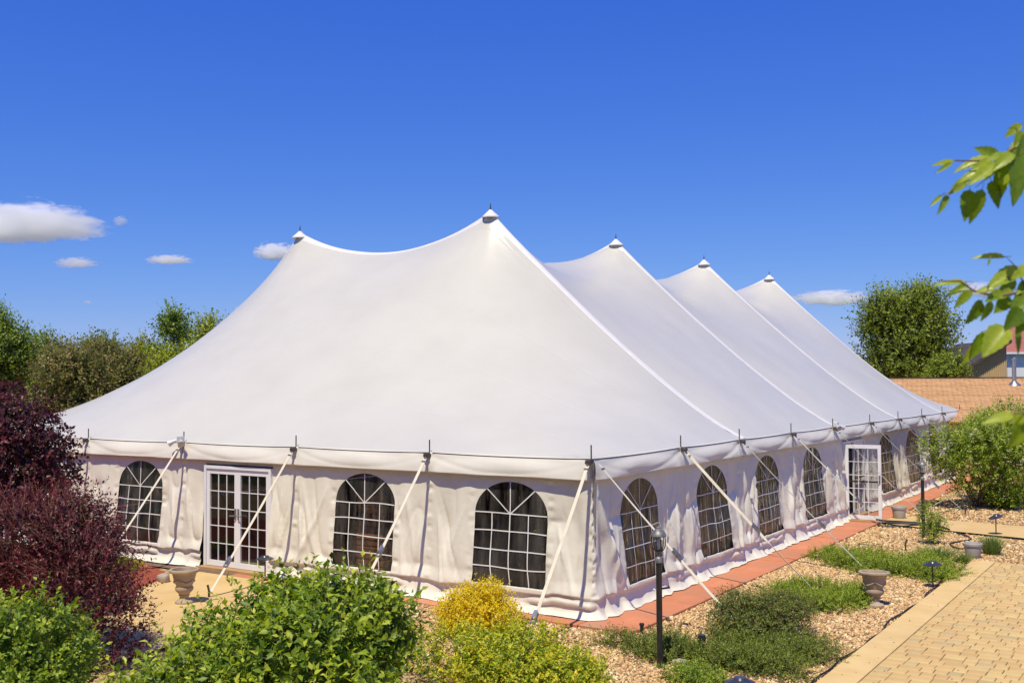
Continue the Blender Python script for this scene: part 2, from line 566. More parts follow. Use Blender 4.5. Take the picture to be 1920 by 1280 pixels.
lens = [0.155, 0.205, 0.255]
pav_mesh = {}
far = MB()
y = PYT - 0.008
row = 0
n_pav = 0
while y > -6:
    rowh = 0.205
    x = PX1 + 0.008 - rng.uniform(0, 0.1)
    while x < 9.5:
        L = lens[rng.integers(3)]
        x0 = max(x, PX1 + 0.006); x1 = x + L
        if x1 - x0 > 0.03:
            if visible((x0 + x1) / 2, y - rowh / 2, m=15) and n_pav < 300:
                key = (round(x1 - x0, 3), int(rng.choice([0, 0, 0, 1, 1, 2, 3])))
                if key not in pav_mesh:
                    w2 = (x1 - x0) / 2
                    o = MB().box(-w2 + 0.0035, -rowh / 2 + 0.0035, -0.03, w2 - 0.0035, rowh / 2 - 0.0035, 0.045, 0.007).build('paver', M['paver'][key[1]], patio, False)
                    pav_mesh[key] = o.data
                else:
                    o = bpy.data.objects.new('paver', pav_mesh[key]); col.objects.link(o); o.parent = patio
                o.location = ((x0 + x1) / 2, y - rowh / 2, float(rng.uniform(-0.003, 0.004)))
                o.rotation_euler = (float(rng.normal(0, 0.006)), float(rng.normal(0, 0.006)), float(rng.normal(0, 0.006)))
                n_pav += 1
            else:
                far.box(x0 + 0.0035, y - rowh + 0.0035, 0.0, x1 - 0.0035, y - 0.0035, 0.045)
        x = x1
    y -= rowh
    row += 1
tag(far.build('outer_pavers', M['paver'][0], patio, False), kind='stuff')

# black plastic edging between gravel and patio, slightly wavy
pts = []
for t in np.linspace(-3, PYT - 0.1, 60):
    pts.append((PX0 - 0.05 + 0.03 * math.sin(t * 2.1) + 0.02 * math.sin(t * 5.3), t, 0.022 + 0.008 * math.sin(t * 3.1)))
tag(MB().tube(pts, 0.012, 6).build('lawn_edging', M['hose']), 'thin black plastic edging strip along the patio border', 'edging')

# walkway out of the side door and the tan path at the front door
M['tan_path'] = mat_noise('tan_path', [(0.3, (0.540, 0.370, 0.152)), (0.7, (0.630, 0.446, 0.200))], 1.8, 0.9, 60, 0.35, 0.006)
P = [(0.90, 12.72, 0.03), (2.6, 12.15, 0.03), (5.2, 11.55, 0.03), (9.5, 11.2, 0.03), (9.5, 13.7, 0.03), (5.2, 13.7, 0.03), (2.6, 14.0, 0.03), (0.90, 14.35, 0.03)]
tag(quick('walkway', P, [tuple(range(8))], M['tan_path'], smooth=False), kind='structure')
P = [(-8.75, -0.50, 0.03), (-6.0, -0.50, 0.03), (-4.9, -1.5, 0.03), (-4.0, -4.0, 0.03), (-3.5, -9, 0.03), (-9.5, -9, 0.03), (-8.3, -4.6, 0.03), (-7.6, -2.2, 0.03), (-8.0, -1.2, 0.03)]
tag(quick('front_path', P, [tuple(range(9))], M['tan_path'], smooth=False), kind='structure')
# red bark mulch bed
M['mulch'] = mat_noise('red_mulch', [(0.25, (0.10, 0.018, 0.010)), (0.5, (0.30, 0.060, 0.025)), (0.8, (0.46, 0.115, 0.05))], 26, 0.9, 45, 0.8, 0.03, detail=8)
mx_, my_ = np.meshgrid(np.linspace(-15.5, -7.75, 60), np.linspace(-5.5, -0.47, 46))
ang = np.hypot((mx_ + 11.6) / 3.85, (my_ + 2.8) / 2.75)
mz = 0.05 + 0.05 * fbm(mx_ * 7, my_ * 7, 5) - 0.12 * smooth01(ang, 0.85, 1.15)
mb = quick('mulch_bed', np.stack([mx_, my_, mz], -1).reshape(-1, 3), grid_faces(46, 60), M['mulch'])
tag(mb, kind='structure')

# ------------------------------------------------------------------ loose pebbles (uncountable)
def scatter_pebbles():
    zones = [(0.9, 3.78, -2.6, 8.2, 1900, 0.017), (0.9, 6.5, 8.2, 13.0, 900, 0.019), (0.9, 7.0, 13.0, 24.0, 330, 0.024),
             (-4.3, 0.9, -3.6, -0.5, 1100, 0.017), (0.9, 3.6, -5.0, -2.6, 700, 0.018)]
    C = []; S = []
    for (x0, x1, y0, y1, den, s) in zones:
        n = int((x1 - x0) * (y1 - y0) * den)
        p = np.stack([rng.uniform(x0, x1, n), rng.uniform(y0, y1, n)], 1)
        k = np.ones(n, bool)
        # not on the walkway or the patio
        on_walk = (p[:, 1] > 12.75 - 0.36 * (p[:, 0] - 0.9)) & (p[:, 1] > 11.5) & (p[:, 1] < 14.2) & (p[:, 0] > 0.9)
        on_patio = (p[:, 0] > 3.74) & (p[:, 1] < PYT + 0.02)
        k &= ~on_walk & ~on_patio
        C.append(p[k]); S.append(np.full(k.sum(), s))
    C = np.concatenate(C); S = np.concatenate(S)
    d = np.c_[C, np.zeros(len(C))] - CAM
    w = d @ fw
    px = 960 + FPX * (d @ rt) / w; py = 640 - FPX * (d @ up) / w
    k = (px > -60) & (px < 1980) & (py < 1330)
    C = C[k]; S = S[k]
    n = len(C)
    base = np.array([(1, 0, 0), (0, 1, 0), (-1, 0, 0), (0, -1, 0), (0, 0, 1), (0, 0, -1)], float)
    F0 = np.array([(0, 1, 4), (1, 2, 4), (2, 3, 4), (3, 0, 4), (1, 0, 5), (2, 1, 5), (3, 2, 5), (0, 3, 5)])
    sc_ = S[:, None, None] * rng.lognormal(0, 0.35, (n, 1, 1)) * rng.uniform(0.65, 1.3, (n, 1, 3)) * np.array([1.15, 1.15, 0.75])
    V = base[None] * sc_ + rng.normal(0, 0.16, (n, 6, 3)) * sc_
    a = rng.uniform(0, 6.28, n); t = rng.normal(0, 0.35, n)
    ca, sa, ct, st = np.cos(a), np.sin(a), np.cos(t), np.sin(t)
    y_ = V[..., 1] * ct[:, None] - V[..., 2] * st[:, None]
    z_ = V[..., 1] * st[:, None] + V[..., 2] * ct[:, None]
    x_ = V[..., 0] * ca[:, None] - y_ * sa[:, None]
    y2 = V[..., 0] * sa[:, None] + y_ * ca[:, None]
    V = np.stack([x_ + C[:, :1], y2 + C[:, 1:], z_ + (gravel_z(C[:, 0], C[:, 1]) + S * rng.uniform(0.2, 0.9, n))[:, None]], -1)
    F = (F0[None] + 6 * np.arange(n)[:, None, None]).reshape(-1, 3)
    tint = np.repeat(rng.uniform(0, 1, n), 8)
    m, nt, b, o = new_mat('pebbles')
    at_ = nt.nodes.new('ShaderNodeAttribute'); at_.attribute_name = 'tint'
    r = ramp(nt, [(0.0, (0.200, 0.108, 0.047)), (0.2, (0.420, 0.245, 0.109)), (0.45, (0.580, 0.363, 0.160)), (0.7, (0.660, 0.446, 0.211)),
                  (0.88, (0.700, 0.529, 0.281)), (1.0, (0.780, 0.686, 0.452))])
    nt.links.new(at_.outputs['Fac'], r.inputs[0]); nt.links.new(r.outputs[0], b.inputs['Base Color'])
    b.inputs['Roughness'].default_value = 0.7
    o = quick('gravel', V.reshape(-1, 3), F, m, None, True, tint)
    tag(o, 'loose tan and brown pea gravel covering the beds', 'gravel', kind='stuff')


scatter_pebbles()

# ================================================================== TENT
tent = empty('pole_tent')
tag(tent, 'large white pole tent with peaked roof, arched windows and strapped eaves', 'tent')
POST_X = [-BXW * i for i in range(NX + 1)]
POST_Y = [0, 3.12, 5.86, 8.92, 12.0, 15.38, 18.5, 21.6, 24.7, 27.8, LY]
PK_X = [-2 * BXW, -4 * BXW]
PK_Y = [2 * BYW, 4 * BYW, 6 * BYW, 8 * BYW]
ZP = 7.40


def solve_roof():
    """membrane heights: fixed eaves and peaks, stiffer along the webbed seams; coarse to fine"""
    z = None
    for lev, n in enumerate((4, 8, 16, 32)):
        nx, ny = NX * n + 1, NY * n + 1
        X = np.linspace(-LX, 0, nx); Y = np.linspace(0, LY, ny)
        gx_, gy_ = np.meshgrid(X, Y)
        if z is None:
            z = np.full((ny, nx), H + 1.5)
        else:
            zz = np.zeros((ny, nx))
            zz[::2, ::2] = z
            zz[1::2, ::2] = (z[1:] + z[:-1]) / 2
            zz[:, 1::2] = (zz[:, 2::2] + zz[:, :-2:2]) / 2
            z = zz
        fix = np.zeros((ny, nx), bool); val = np.zeros((ny, nx))
        fix[0] = fix[-1] = True; fix[:, 0] = fix[:, -1] = True
        val[fix] = H
        # webbed seams across the tent and the ridge between the peaks keep a measured profile
        def outer(d):
            return H + (ZP - H) * np.clip(1 - d, 0, 1) ** 1.2
        for py in PK_Y:
            j = int(round(py / BYW * n))
            xx = X
            zl = np.where(xx > PK_X[0], outer((xx - PK_X[0]) / (2 * BXW)), np.where(xx < PK_X[1], outer((PK_X[1] - xx) / (2 * BXW)),
                          ZP - 0.74 * (1 - ((xx + 3 * BXW) / BXW) ** 2)))
            fix[j] = True; val[j] = zl
        for px in PK_X:
            i = int(round((px + LX) / BXW * n))
            q = np.mod(Y - PK_Y[0], 2 * BYW) / BYW - 1
            zl = ZP - 0.98 * (1 - q ** 2)
            k = (Y >= PK_Y[0]) & (Y <= PK_Y[-1])
            fix[k, i] = True; val[k, i] = zl[k]
            for kk, dd in ((Y < PK_Y[0], (PK_Y[0] - Y) / (2 * BYW)), (Y > PK_Y[-1], (Y - PK_Y[-1]) / (2 * BYW))):
                fix[kk, i] = True; val[kk, i] = (H + (ZP - H) * np.clip(1 - dd, 0, 1) ** 1.34)[kk]
        # edge weights: horizontal (along x) between (j,i)-(j,i+1); vertical (along y)
        wx = np.full((ny, nx - 1), 1.0); wy = np.full((ny - 1, nx), 1.0)
        for py in PK_Y:
            j = int(round(py / BYW * n)); wx[j, :] = 1.0
        for px in PK_X:
            i = int(round((px + LX) / BXW * n)); wy[:, i] = 1.0
        z[fix] = val[fix]
        den = np.zeros((ny, nx)); den[:, :-1] += wx; den[:, 1:] += wx; den[:-1] += wy; den[1:] += wy
        red = ((np.arange(ny)[:, None] + np.arange(nx)[None]) % 2 == 0) & ~fix
        blk = ((np.arange(ny)[:, None] + np.arange(nx)[None]) % 2 == 1) & ~fix
        for it in range((500, 500, 500, 420)[lev]):
            for msk in (red, blk):
                s = np.zeros((ny, nx))
                s[:, :-1] += wx * z[:, 1:]; s[:, 1:] += wx * z[:, :-1]
                s[:-1] += wy * z[1:]; s[1:] += wy * z[:-1]
                nz_ = s / den
                z[msk] += 1.75 * (nz_[msk] - z[msk]) if lev else (nz_[msk] - z[msk])
    return X, Y, gx_, gy_, z


RX, RY, RGX, RGY, RZ = solve_roof()
# soften the ridge and end lines (not the webbed seams) so that they do not read as creases
seam_rows = [int(round(py / BYW * 32)) for py in PK_Y]
keep = np.zeros(RZ.shape, bool); keep[0] = keep[-1] = True; keep[:, 0] = keep[:, -1] = True
for j in seam_rows: keep[j] = True
for it in range(260):
    a_ = RZ.copy(); a_[1:-1, 1:-1] = (RZ[:-2, 1:-1] + RZ[2:, 1:-1] + RZ[1:-1, :-2] + RZ[1:-1, 2:]) / 4
    RZ = np.where(keep, RZ, a_)
# slight looseness of the cloth between the seams
loose = (fbm(RGX * 0.5, RGY * 0.5, 41, 3) - 0.44) * 0.05
edge = np.minimum.reduce([RGX + LX, -RGX, RGY, LY - RGY])
RZ = RZ + loose * smooth01(edge, 0.1, 1.2)
# pull-wrinkles fanning out from the eave posts
wr = np.zeros_like(RZ)
for i, py in enumerate(POST_Y):
    a = np.arctan2(RGY - py, -RGX + 0.02); r_ = np.hypot(RGX, RGY - py)
    wr += 0.013 * np.sin(a * 16 + i) * np.exp(-(r_ / 0.6) ** 2) * smooth01(r_, 0.05, 0.25)
for i, px in enumerate(POST_X):
    a = np.arctan2(RGX - px, RGY + 0.02); r_ = np.hypot(RGY, RGX - px)
    wr += 0.009 * np.sin(a * 16 + i) * np.exp(-(r_ / 0.6) ** 2) * smooth01(r_, 0.05, 0.25)
# folds hanging under each cap
for px in PK_X:
    for py in PK_Y:
        a = np.arctan2(RGY - py, RGX - px); r_ = np.hypot(RGX - px, RGY - py)
        wr += 0.016 * np.sin(a * 11 + px + 2 * np.sin(a * 3)) * np.exp(-(r_ / 0.75) ** 2) * smooth01(r_, 0.1, 0.3)
RZ += wr


def roof_z(x, y):
    i = np.clip((np.asarray(x) + LX) / LX * (len(RX) - 1), 0, len(RX) - 1.001)
    j = np.clip(np.asarray(y) / LY * (len(RY) - 1), 0, len(RY) - 1.001)
    i0 = i.astype(int); j0 = j.astype(int); fx = i - i0; fy = j - j0
    return (RZ[j0, i0] * (1 - fx) + RZ[j0, i0 + 1] * fx) * (1 - fy) + (RZ[j0 + 1, i0] * (1 - fx) + RZ[j0 + 1, i0 + 1] * fx) * fy


quick('roof', np.stack([RGX, RGY, RZ], -1).reshape(-1, 3), grid_faces(len(RY), len(RX)), M['roof'], tent)

# webbed seams from eave over the peaks
for k, py in enumerate(PK_Y):
    t = np.linspace(0, 1, 90)
    x = -t * LX
    y = np.full_like(t, py)
    z = roof_z(x, y)
    prof = [(-0.10, 0.001), (-0.08, 0.012), (-0.04, 0.010), (0, 0.006), (0.04, 0.010), (0.08, 0.012), (0.10, 0.001)]
    V = np.stack([np.stack([x, y + a, roof_z(x, y + a) + b_], -1) for a, b_ in prof], 1)
    quick('roof_seam', V.reshape(-1, 3), grid_faces(90, len(prof)), M['seam'], tent)

# peak caps with pins
for px in PK_X:
    for py in PK_Y:
        b = MB()
        n = 24
        prof = [(0.17, -0.15), (0.205, -0.17), (0.205, -0.145), (0.14, -0.085), (0.07, -0.02), (0.03, 0.02)]
        b.lathe(prof, n, (px, py, ZP + 0.02), lambda z, t: (0.04 * math.sin(3 * t + px) if z < -0.05 else 0))
        c = b.build('peak_cap', M['seam'], tent)
        MB().tube([(px, py, ZP + 0.02), (px, py, ZP + 0.12), (px, py, ZP + 0.19)], [0.022, 0.014, 0.006], 8).build('pole_pin', M['dark_steel'], c)
        MB().tube([(px, py, 0), (px, py, ZP - 0.05)], 0.06, 12).build('centre_pole', M['steel'], tent)


# ---- side walls
FOLDS = {}


def fold_lines(seed, wins, posts):
    """creases hanging from the posts and panel joins: (u_top, z_top, slope, curve, amplitude, width, lower end)"""
    if seed in FOLDS:
        return FOLDS[seed]
    r_ = np.random.default_rng(seed)
    cuts = sorted(list(posts) + [w[0] - 0.06 for w in wins] + [w[1] + 0.06 for w in wins])
    L = []
    for a, b_ in zip(cuts[:-1], cuts[1:]):
        w = b_ - a
        if any(abs(a - (q[0] - 0.06)) < 1e-6 for q in wins):
            continue
        for k in range(int(3 + w * 4)):
            left = r_.uniform() < 0.5
            ut = (a + 0.05 + abs(r_.normal(0, 0.10)) * w) if left else (b_ - 0.05 - abs(r_.normal(0, 0.10)) * w)
            sl = (1 if left else -1) * r_.uniform(0.02, 0.42) * min(1.0, w)
            L.append((ut, r_.uniform(1.2, 2.15), sl, r_.uniform(-0.05, 0.12) * (1 if left else -1), r_.uniform(0.016, 0.042) * (1 if r_.uniform() < 0.7 else -0.8), r_.uniform(0.035, 0.10), r_.uniform(0.0, 0.8)))
    FOLDS[seed] = L
    return L


def wall_disp(u, z, seed, wins, posts, amp):
    """outward bulge of the hanging wall cloth at distance u along the wall and height z"""
    top = 1 - smooth01(z, 1.85, 2.2)
    pd = np.min(np.abs(np.asarray(u)[..., None] - np.array(posts)), axis=-1)
    tie = smooth01(pd, 0.0, 0.22) * 0.8 + 0.2
    inw = np.zeros_like(u)
    for (a, b_) in wins:
        inw = np.maximum(inw, smooth01(u, a - 0.10, a + 0.05) * (1 - smooth01(u, b_ - 0.05, b_ + 0.10)))
    sk = vnoise(u * 0.33, u * 0, seed + 9) - 0.5
    f1 = vnoise(u * 2.6 + z * sk * 3.0, z * 0.45 + u * 0.2, seed)
    f2 = vnoise(u * 5.5 + z * (1.6 * sk + 0.5), z * 0.8, seed + 5)
    f3 = np.abs(vnoise(u * 3.3 - z * 0.9 * (sk + 0.3), z * 1.1 + 3, seed + 8) - 0.5) * 2
    d = 0.075 * (f1 - 0.35) + 0.035 * (f2 - 0.5) - 0.040 * (1 - f3) ** 4
    ulo, uhi = float(np.min(u)) - 0.9, float(np.max(u)) + 0.9
    for (ut, zt, sl, cu, am, wd, zl) in fold_lines(seed, wins, posts):
        if not ulo < ut < uhi:
            continue
        dz = np.clip(zt - z, 0, None)
        x_ = np.abs(u - (ut + sl * dz + cu * dz * dz))
        d = d + am * np.clip(1 - x_ / (wd * (0.6 + 0.6 * dz)), 0, None) ** 1.35 * smooth01(dz, 0.0, 0.35) * smooth01(z, zl - 0.1, zl + 0.3)
    d = d * (1 - 0.72 * inw) * (0.30 + 0.70 * smooth01(1.95 - z, 0, 0.75)) * top * tie * amp
    # puckered stitching along posts and panel joins
    seams = list(posts)
    for (a, b_) in wins:
        seams += [a - 0.06, b_ + 0.06]
    sd = np.min(np.abs(np.asarray(u)[..., None] - np.array(seams)), axis=-1)
    pk = (vnoise(z * 13, u * 3, seed + 21) - 0.5) * 0.028 * np.exp(-(sd / 0.055) ** 2) * top
    # cloth bellies outward lower down
    belly = 0.05 * np.exp(-((z - 0.55) / 0.5) ** 2) * (0.4 + 0.9 * vnoise(u * 0.9, z * 0, seed + 31)) * tie
    return d + pk + belly + 0.07 * np.clip(1 - z / 1.9, 0, 1)


def skirt(u, seed):
    """the ruck and skirt below: list of (height, outward) profiles that vary along the wall"""
    n1 = vnoise(u * 1.3, u * 0, seed + 51); n2 = vnoise(u * 3.7, u * 0, seed + 57); n3 = vnoise(u * 7.5, u * 0, seed + 63)
    ruck = smooth01(n1, 0.50, 0.85)
    prof = []
    z_l = 0.30 + 0.05 * (n2 - 0.5)
    prof.append((z_l, 0.050 + 0.02 * ruck))
    prof.append((z_l - 0.05, 0.062 + 0.05 * ruck))
    prof.append((z_l - 0.09 - 0.01 * ruck, 0.072 + 0.06 * ruck))
    prof.append((z_l - 0.12, 0.080 + 0.02 * ruck))
    prof.append((z_l - 0.14, 0.086 - 0.015 * ruck))
    prof.append((0.095 + 0.02 * n3, 0.105 + 0.025 * n3))
    prof.append((0.045 + 0.01 * n3, 0.135 + 0.05 * n3))
    prof.append((0.030 + 0.012 * n2, 0.165 + 0.08 * n3))
    return prof


ARCH_SPRING, SILL = 1.455, 0.36
WALL_TOP = 2.34


def arch_z(u, c, hw):
    q = np.clip((u - c) / hw, -1, 1)
    return ARCH_SPRING + 0.495 * np.sqrt(np.maximum(0, 1 - q * q))


def to_world(side, u, out, z):
    """front: u runs along -X; side: u runs along +Y"""
    if side == 'front':
        return np.stack([-u, -out, z + 0 * u], -1)
    return np.stack([out + 0 * u, u, z + 0 * u], -1)


def wall_bay(side, u0, u1, win, seed, wins, posts, amp, door=None):
    """cloth panels of one bay with a real opening for the window or the door"""
    def strip(ua, ub, za_fn, zb_fn, nc, nr, skirted, cosine=False):
        t = np.linspace(0, 1, nc)
        if cosine:
            t = (1 - np.cos(np.pi * t)) / 2
        u = ua + (ub - ua) * t
        rows = []
        if skirted:
            pr = skirt(u, seed)
            for (z, o_) in reversed(pr):
                z = np.broadcast_to(z, u.shape); o_ = np.broadcast_to(o_, u.shape)
                rows.append((u, o_ + wall_disp(u, z, seed, wins, posts, amp) * 0.6 - 0.02, z))
            zlo = np.broadcast_to(pr[0][0] + 0.02, u.shape)
        else:
            zlo = np.broadcast_to(za_fn(u), u.shape)
        zhi = np.broadcast_to(zb_fn(u), u.shape)
        sv = np.linspace(0, 1, nr)[:, None]
        ZZ = zlo[None] + (zhi - zlo)[None] * sv
        UU = np.broadcast_to(u[None], ZZ.shape)
        DD = wall_disp(UU, ZZ, seed, wins, posts, amp)
        if skirted:
            DD = DD + 0.05 * (1 - smooth01(ZZ, 0.3, 0.55))
        for q in range(nr):
            rows.append((u, DD[q], ZZ[q]))
        V = np.concatenate([to_world(side, a, b_, c) for a, b_, c in rows])
        return V, grid_faces(len(rows), nc)
    Vs = []; Fs = []; n = 0

    def put(VF):
        nonlocal n
        V, F = VF
        Vs.append(V); Fs.append(F + n); n += len(V)
    if win:
        a, b_ = win
        c, hw = (a + b_) / 2, (b_ - a) / 2
        full = lambda u: 0.3
        topf = lambda u: WALL_TOP
        put(strip(u0, a, full, topf, max(8, int((a - u0) * 42)), 84, True))
        put(strip(b_, u1, full, topf, max(8, int((u1 - b_) * 42)), 84, True))
        put(strip(a, b_, full, lambda u: SILL, 34, 5, True, True))
        put(strip(a, b_, lambda u: arch_z(u, c, hw), topf, 34, 20, False, True))
    elif door:
        a, b_ = door
        full = lambda u: 0.3
        topf = lambda u: WALL_TOP
        put(strip(u0, a, full, topf, max(8, int((a - u0) * 42)), 84, True))
        put(strip(b_, u1, full, topf, max(8, int((u1 - b_) * 42)), 84, True))
        put(strip(a, b_, lambda u: 1.97, topf, 16, 8, False))
    else:
        put(strip(u0, u1, lambda u: 0.3, lambda u: WALL_TOP, 60, 48, True))
    F = np.concatenate(Fs)
    quick('wall_panel', np.concatenate(Vs), F, M['wall'], tent)


def ribbon(side, U, Z, disp, width, out, along='h'):
    """thin printed bar following the window sheet; width in metres, slightly raised"""
    rows = []
    for s in (-0.5, 0.5):
        for lift in (out,):
            if along == 'h':
                rows.append(to_world(side, U, disp(U, Z + s * width) + lift, Z + s * width))
            elif along == 'v':
                rows.append(to_world(side, U + s * width, disp(U + s * width, Z) + lift, Z))
            else:
                nx_, nz_ = along
                rows.append(to_world(side, U + s * width * nx_, disp(U, Z) + lift, Z + s * width * nz_))
    return np.concatenate(rows), grid_faces(2, len(U))


def window(side, win, seed, wins, posts, amp):
    a, b_ = win
    c, hw = (a + b_) / 2, (b_ - a) / 2
    disp = lambda u, z: wall_disp(np.asarray(u, float), np.asarray(z, float), seed, wins, posts, amp)
    t = (1 - np.cos(np.pi * np.linspace(0, 1, 30))) / 2
    U = a + (b_ - a) * t
    rows = []
    for s in np.linspace(0, 1, 30):
        z = (SILL - 0.01) + (arch_z(U, c, hw) + 0.005 - SILL + 0.01) * s
        rows.append(to_world(side, U, disp(U, z) - 0.004, z))
    w = quick('window', np.concatenate(rows), grid_faces(30, 30), M['vinyl'], tent)
    bw = 0.018 if side == 'front' else 0.015
    L = 0.006

    def bar(U_, Z_, al):
        V, F = ribbon(side, U_, Z_, disp, bw, L, al)
        quick('muntin', V, F, M['print'], w)
    for k in range(4):
        zz = SILL + (ARCH_SPRING - SILL) * (k + 1) / 4
        u_ = np.linspace(a + 0.004, b_ - 0.004, 26)
        bar(u_, np.full(26, zz) + 0.012 * (vnoise(u_ * 1.7, u_ * 0 + k, seed + 90) - 0.5) * 2, 'h')
    for k in (-1, 0, 1):
        zt = ARCH_SPRING if k else ARCH_SPRING + 0.49
        z_ = np.linspace(SILL, zt, 26)
        sway = 0.03 * (vnoise(z_ * 1.4, z_ * 0 + k, seed + 95) - 0.5)
        lean = -0.05 * np.exp(-((z_ - SILL) / 0.25) ** 2) * (1 if side == 'front' else -0.3) * (vnoise(np.array([seed * 1.7]), np.array([0.0]), 3)[0] * 1.2)
        bar(np.full(26, c + k * hw / 2) + sway + lean, z_, 'v')
    for k in (-1, 1):
        t_ = np.linspace(0, 1, 16)
        ex, ez = hw * 0.66, 0.372
        bar(c + k * ex * t_, ARCH_SPRING + ez * t_, (0.5 if k > 0 else -0.5, -0.86))
    # hem round the sill
    u_ = np.linspace(a - 0.02, b_ + 0.02, 40)
    z_ = np.full(40, SILL - 0.02) + 0.008 * (vnoise(u_ * 9, u_ * 0, seed + 70) - 0.5)
    rows = []
    for dz, dl in ((-0.035, 0.002), (-0.030, 0.012), (0.030, 0.014), (0.035, 0.002)):
        pk = 0.012 * (vnoise(u_ * 16, u_ * 0, seed + 71) - 0.5)
        rows.append(to_world(side, u_, disp(u_, z_ + dz) + dl + pk + 0.03, z_ + dz))
    quick('sill_hem', np.concatenate(rows), grid_faces(4, 40), M['wall'], w)


FW = [(0.77, 2.10), (3.74, 5.07), None, (9.65, 11.01), (12.85, 14.2), (15.85, 17.2)]
F_DOOR = (6.61, 8.40)
fposts = [-x for x in POST_X]
fwins = [w for w in FW if w]
for i in range(NX):
    wall_bay('front', fposts[i], fposts[i + 1], FW[i], 11, fwins, fposts, 1.0, F_DOOR if FW[i] is None else None)
    if FW[i]:
        window('front', FW[i], 11, fwins, fposts, 1.0)
SW = [(0.88, 2.20), (3.80, 5.18), (6.68, 8.08), (9.70, 11.12), None, (16.28, 17.74), (19.5, 21.0), (22.5, 23.9), (25.6, 27.0), (28.7, 30.1)]
S_DOOR = (12.80, 14.64)
swins = [w for w in SW if w]
for i in range(NY):
    wall_bay('side', POST_Y[i], POST_Y[i + 1], SW[i], 29, swins, POST_Y, 1.35, S_DOOR if SW[i] is None else None)
    if SW[i]:
        window('side', SW[i], 29, swins, POST_Y, 1.35)
# hidden far sides: plain cloth
for (p, q) in (((-LX, 0), (-LX, LY)), ((-LX, LY), (0, LY))):
    quick('wall_panel', [(*p, 0.06), (*q, 0.06), (*q, WALL_TOP), (*p, WALL_TOP)], np.array([[0, 1, 2, 3]]), M['wall'], tent, False)


# cloth lapped round the near corner
def corner_rows():
    rows = []
    z0 = np.array([0.0])
    for side, sd, wins_, posts_, am in (('front', 11, fwins, fposts, 1.0), ('side', 29, swins, POST_Y, 1.35)):
        r = []
        pr = skirt(z0, sd)
        for (z, o_) in reversed(pr):
            z = np.broadcast_to(z, (1,)); o_ = np.broadcast_to(o_, (1,))
            r.append((float(z[0]), float(o_[0] + wall_disp(z0, z, sd, wins_, posts_, am)[0] * 0.6 - 0.02)))
        zl = float(np.ravel(pr[0][0])[0]) + 0.02
        for s in np.linspace(0, 1, 84):
            z = zl + (WALL_TOP - zl) * s
            r.append((z, float(wall_disp(z0, np.array([z]), sd, wins_, posts_, am)[0] + 0.05 * (1 - smooth01(np.array(z), 0.3, 0.55)))))
        rows.append(r)
    V = []
    for (za, oa), (zb, ob) in zip(*rows):
        k = 0.5 * (oa + ob) * 0.55 + 0.012 * math.sin(za * 31) + 0.006 * math.sin(za * 67)
        for p in ((0.0, -oa), (0.45 * k, -0.93 * oa), (k, -k), (0.93 * ob, -0.45 * k), (ob, 0.0)):
            V.append((p[0], p[1], (za + zb) / 2 if p[0] * p[1] else (za if p[0] == 0 else zb)))
    quick('corner_lap', V, grid_faces(len(rows[0]), 5), M['wall'], tent)


corner_rows()


# ---- valance, one piece per bay
def valance(side, u0, u1, seed, amp):
    n = 44
    u = np.linspace(u0, u1, n)
    t = (u - u0) / (u1 - u0)
    rows = []
    for s in np.linspace(0, 1, 14):
        drop = 0.33 * s
        sw = 4 * t * (1 - t)
        o_ = 0.022 + 0.085 * s ** 0.8
        fold = 0.045 * amp * (vnoise(u * 1.5 + s * 1.1, u * 0 + s * 1.2, seed) - 0.5) * (0.2 + s)
        swag = 0.040 * amp * np.sin(np.clip(s * 1.25 - 0.15 - 0.35 * (1 - sw), 0, 1) * math.pi) * sw
        pin = np.exp(-(np.minimum(t, 1 - t) / 0.045) ** 2)
        tuck = (vnoise(u * 9, u * 0 + s * 2, seed + 4) - 0.5) * 0.05 * amp * np.exp(-(np.minimum(t, 1 - t) / 0.10) ** 2)
        crease = -0.020 * amp * np.clip(1 - np.abs(s - (0.12 + 0.75 * sw)) / 0.16, 0, 1) * (0.3 + t) * min(1, s * 5)
        o_ = o_ + fold * min(1, s * 4) + swag + crease + tuck * min(1, s * 4) - 0.03 * pin * s
        z = H + 0.012 - drop - 0.018 * sw * (1 - s) + 0.010 * (vnoise(u * 2, u * 0, seed + 8) - 0.5) * s
        rows.append(to_world(side, u, np.maximum(o_, 0.012), z))
    # hem returned
    rows.append(to_world(side, u, np.maximum(o_, 0.012) - 0.014, z + 0.004))
    rows.insert(0, to_world(side, u, np.full(n, -0.006), H + 0.010 - 0.004 * 4 * t * (1 - t)))
    quick('valance', np.concatenate(rows), grid_faces(len(rows), n), M['valance'], tent)
    # dark rope let into the eave
    pts = to_world(side, u[::3], np.full(len(u[::3]), 0.030), H + 0.002 - 0.018 * 4 * t[::3] * (1 - t[::3]))
    MB().tube(pts, 0.008, 6).build('eave_rope', M['rope'], tent)


def roof_at(side, u, inn):
    return roof_z(-u, np.full_like(u, inn)) if side == 'front' else roof_z(np.full_like(u, -inn), u)


for i in range(NX):
    valance('front', fposts[i], fposts[i + 1], 61 + i, 0.45)
for i in range(NY):
    valance('side', POST_Y[i], POST_Y[i + 1], 81 + i, 0.75)


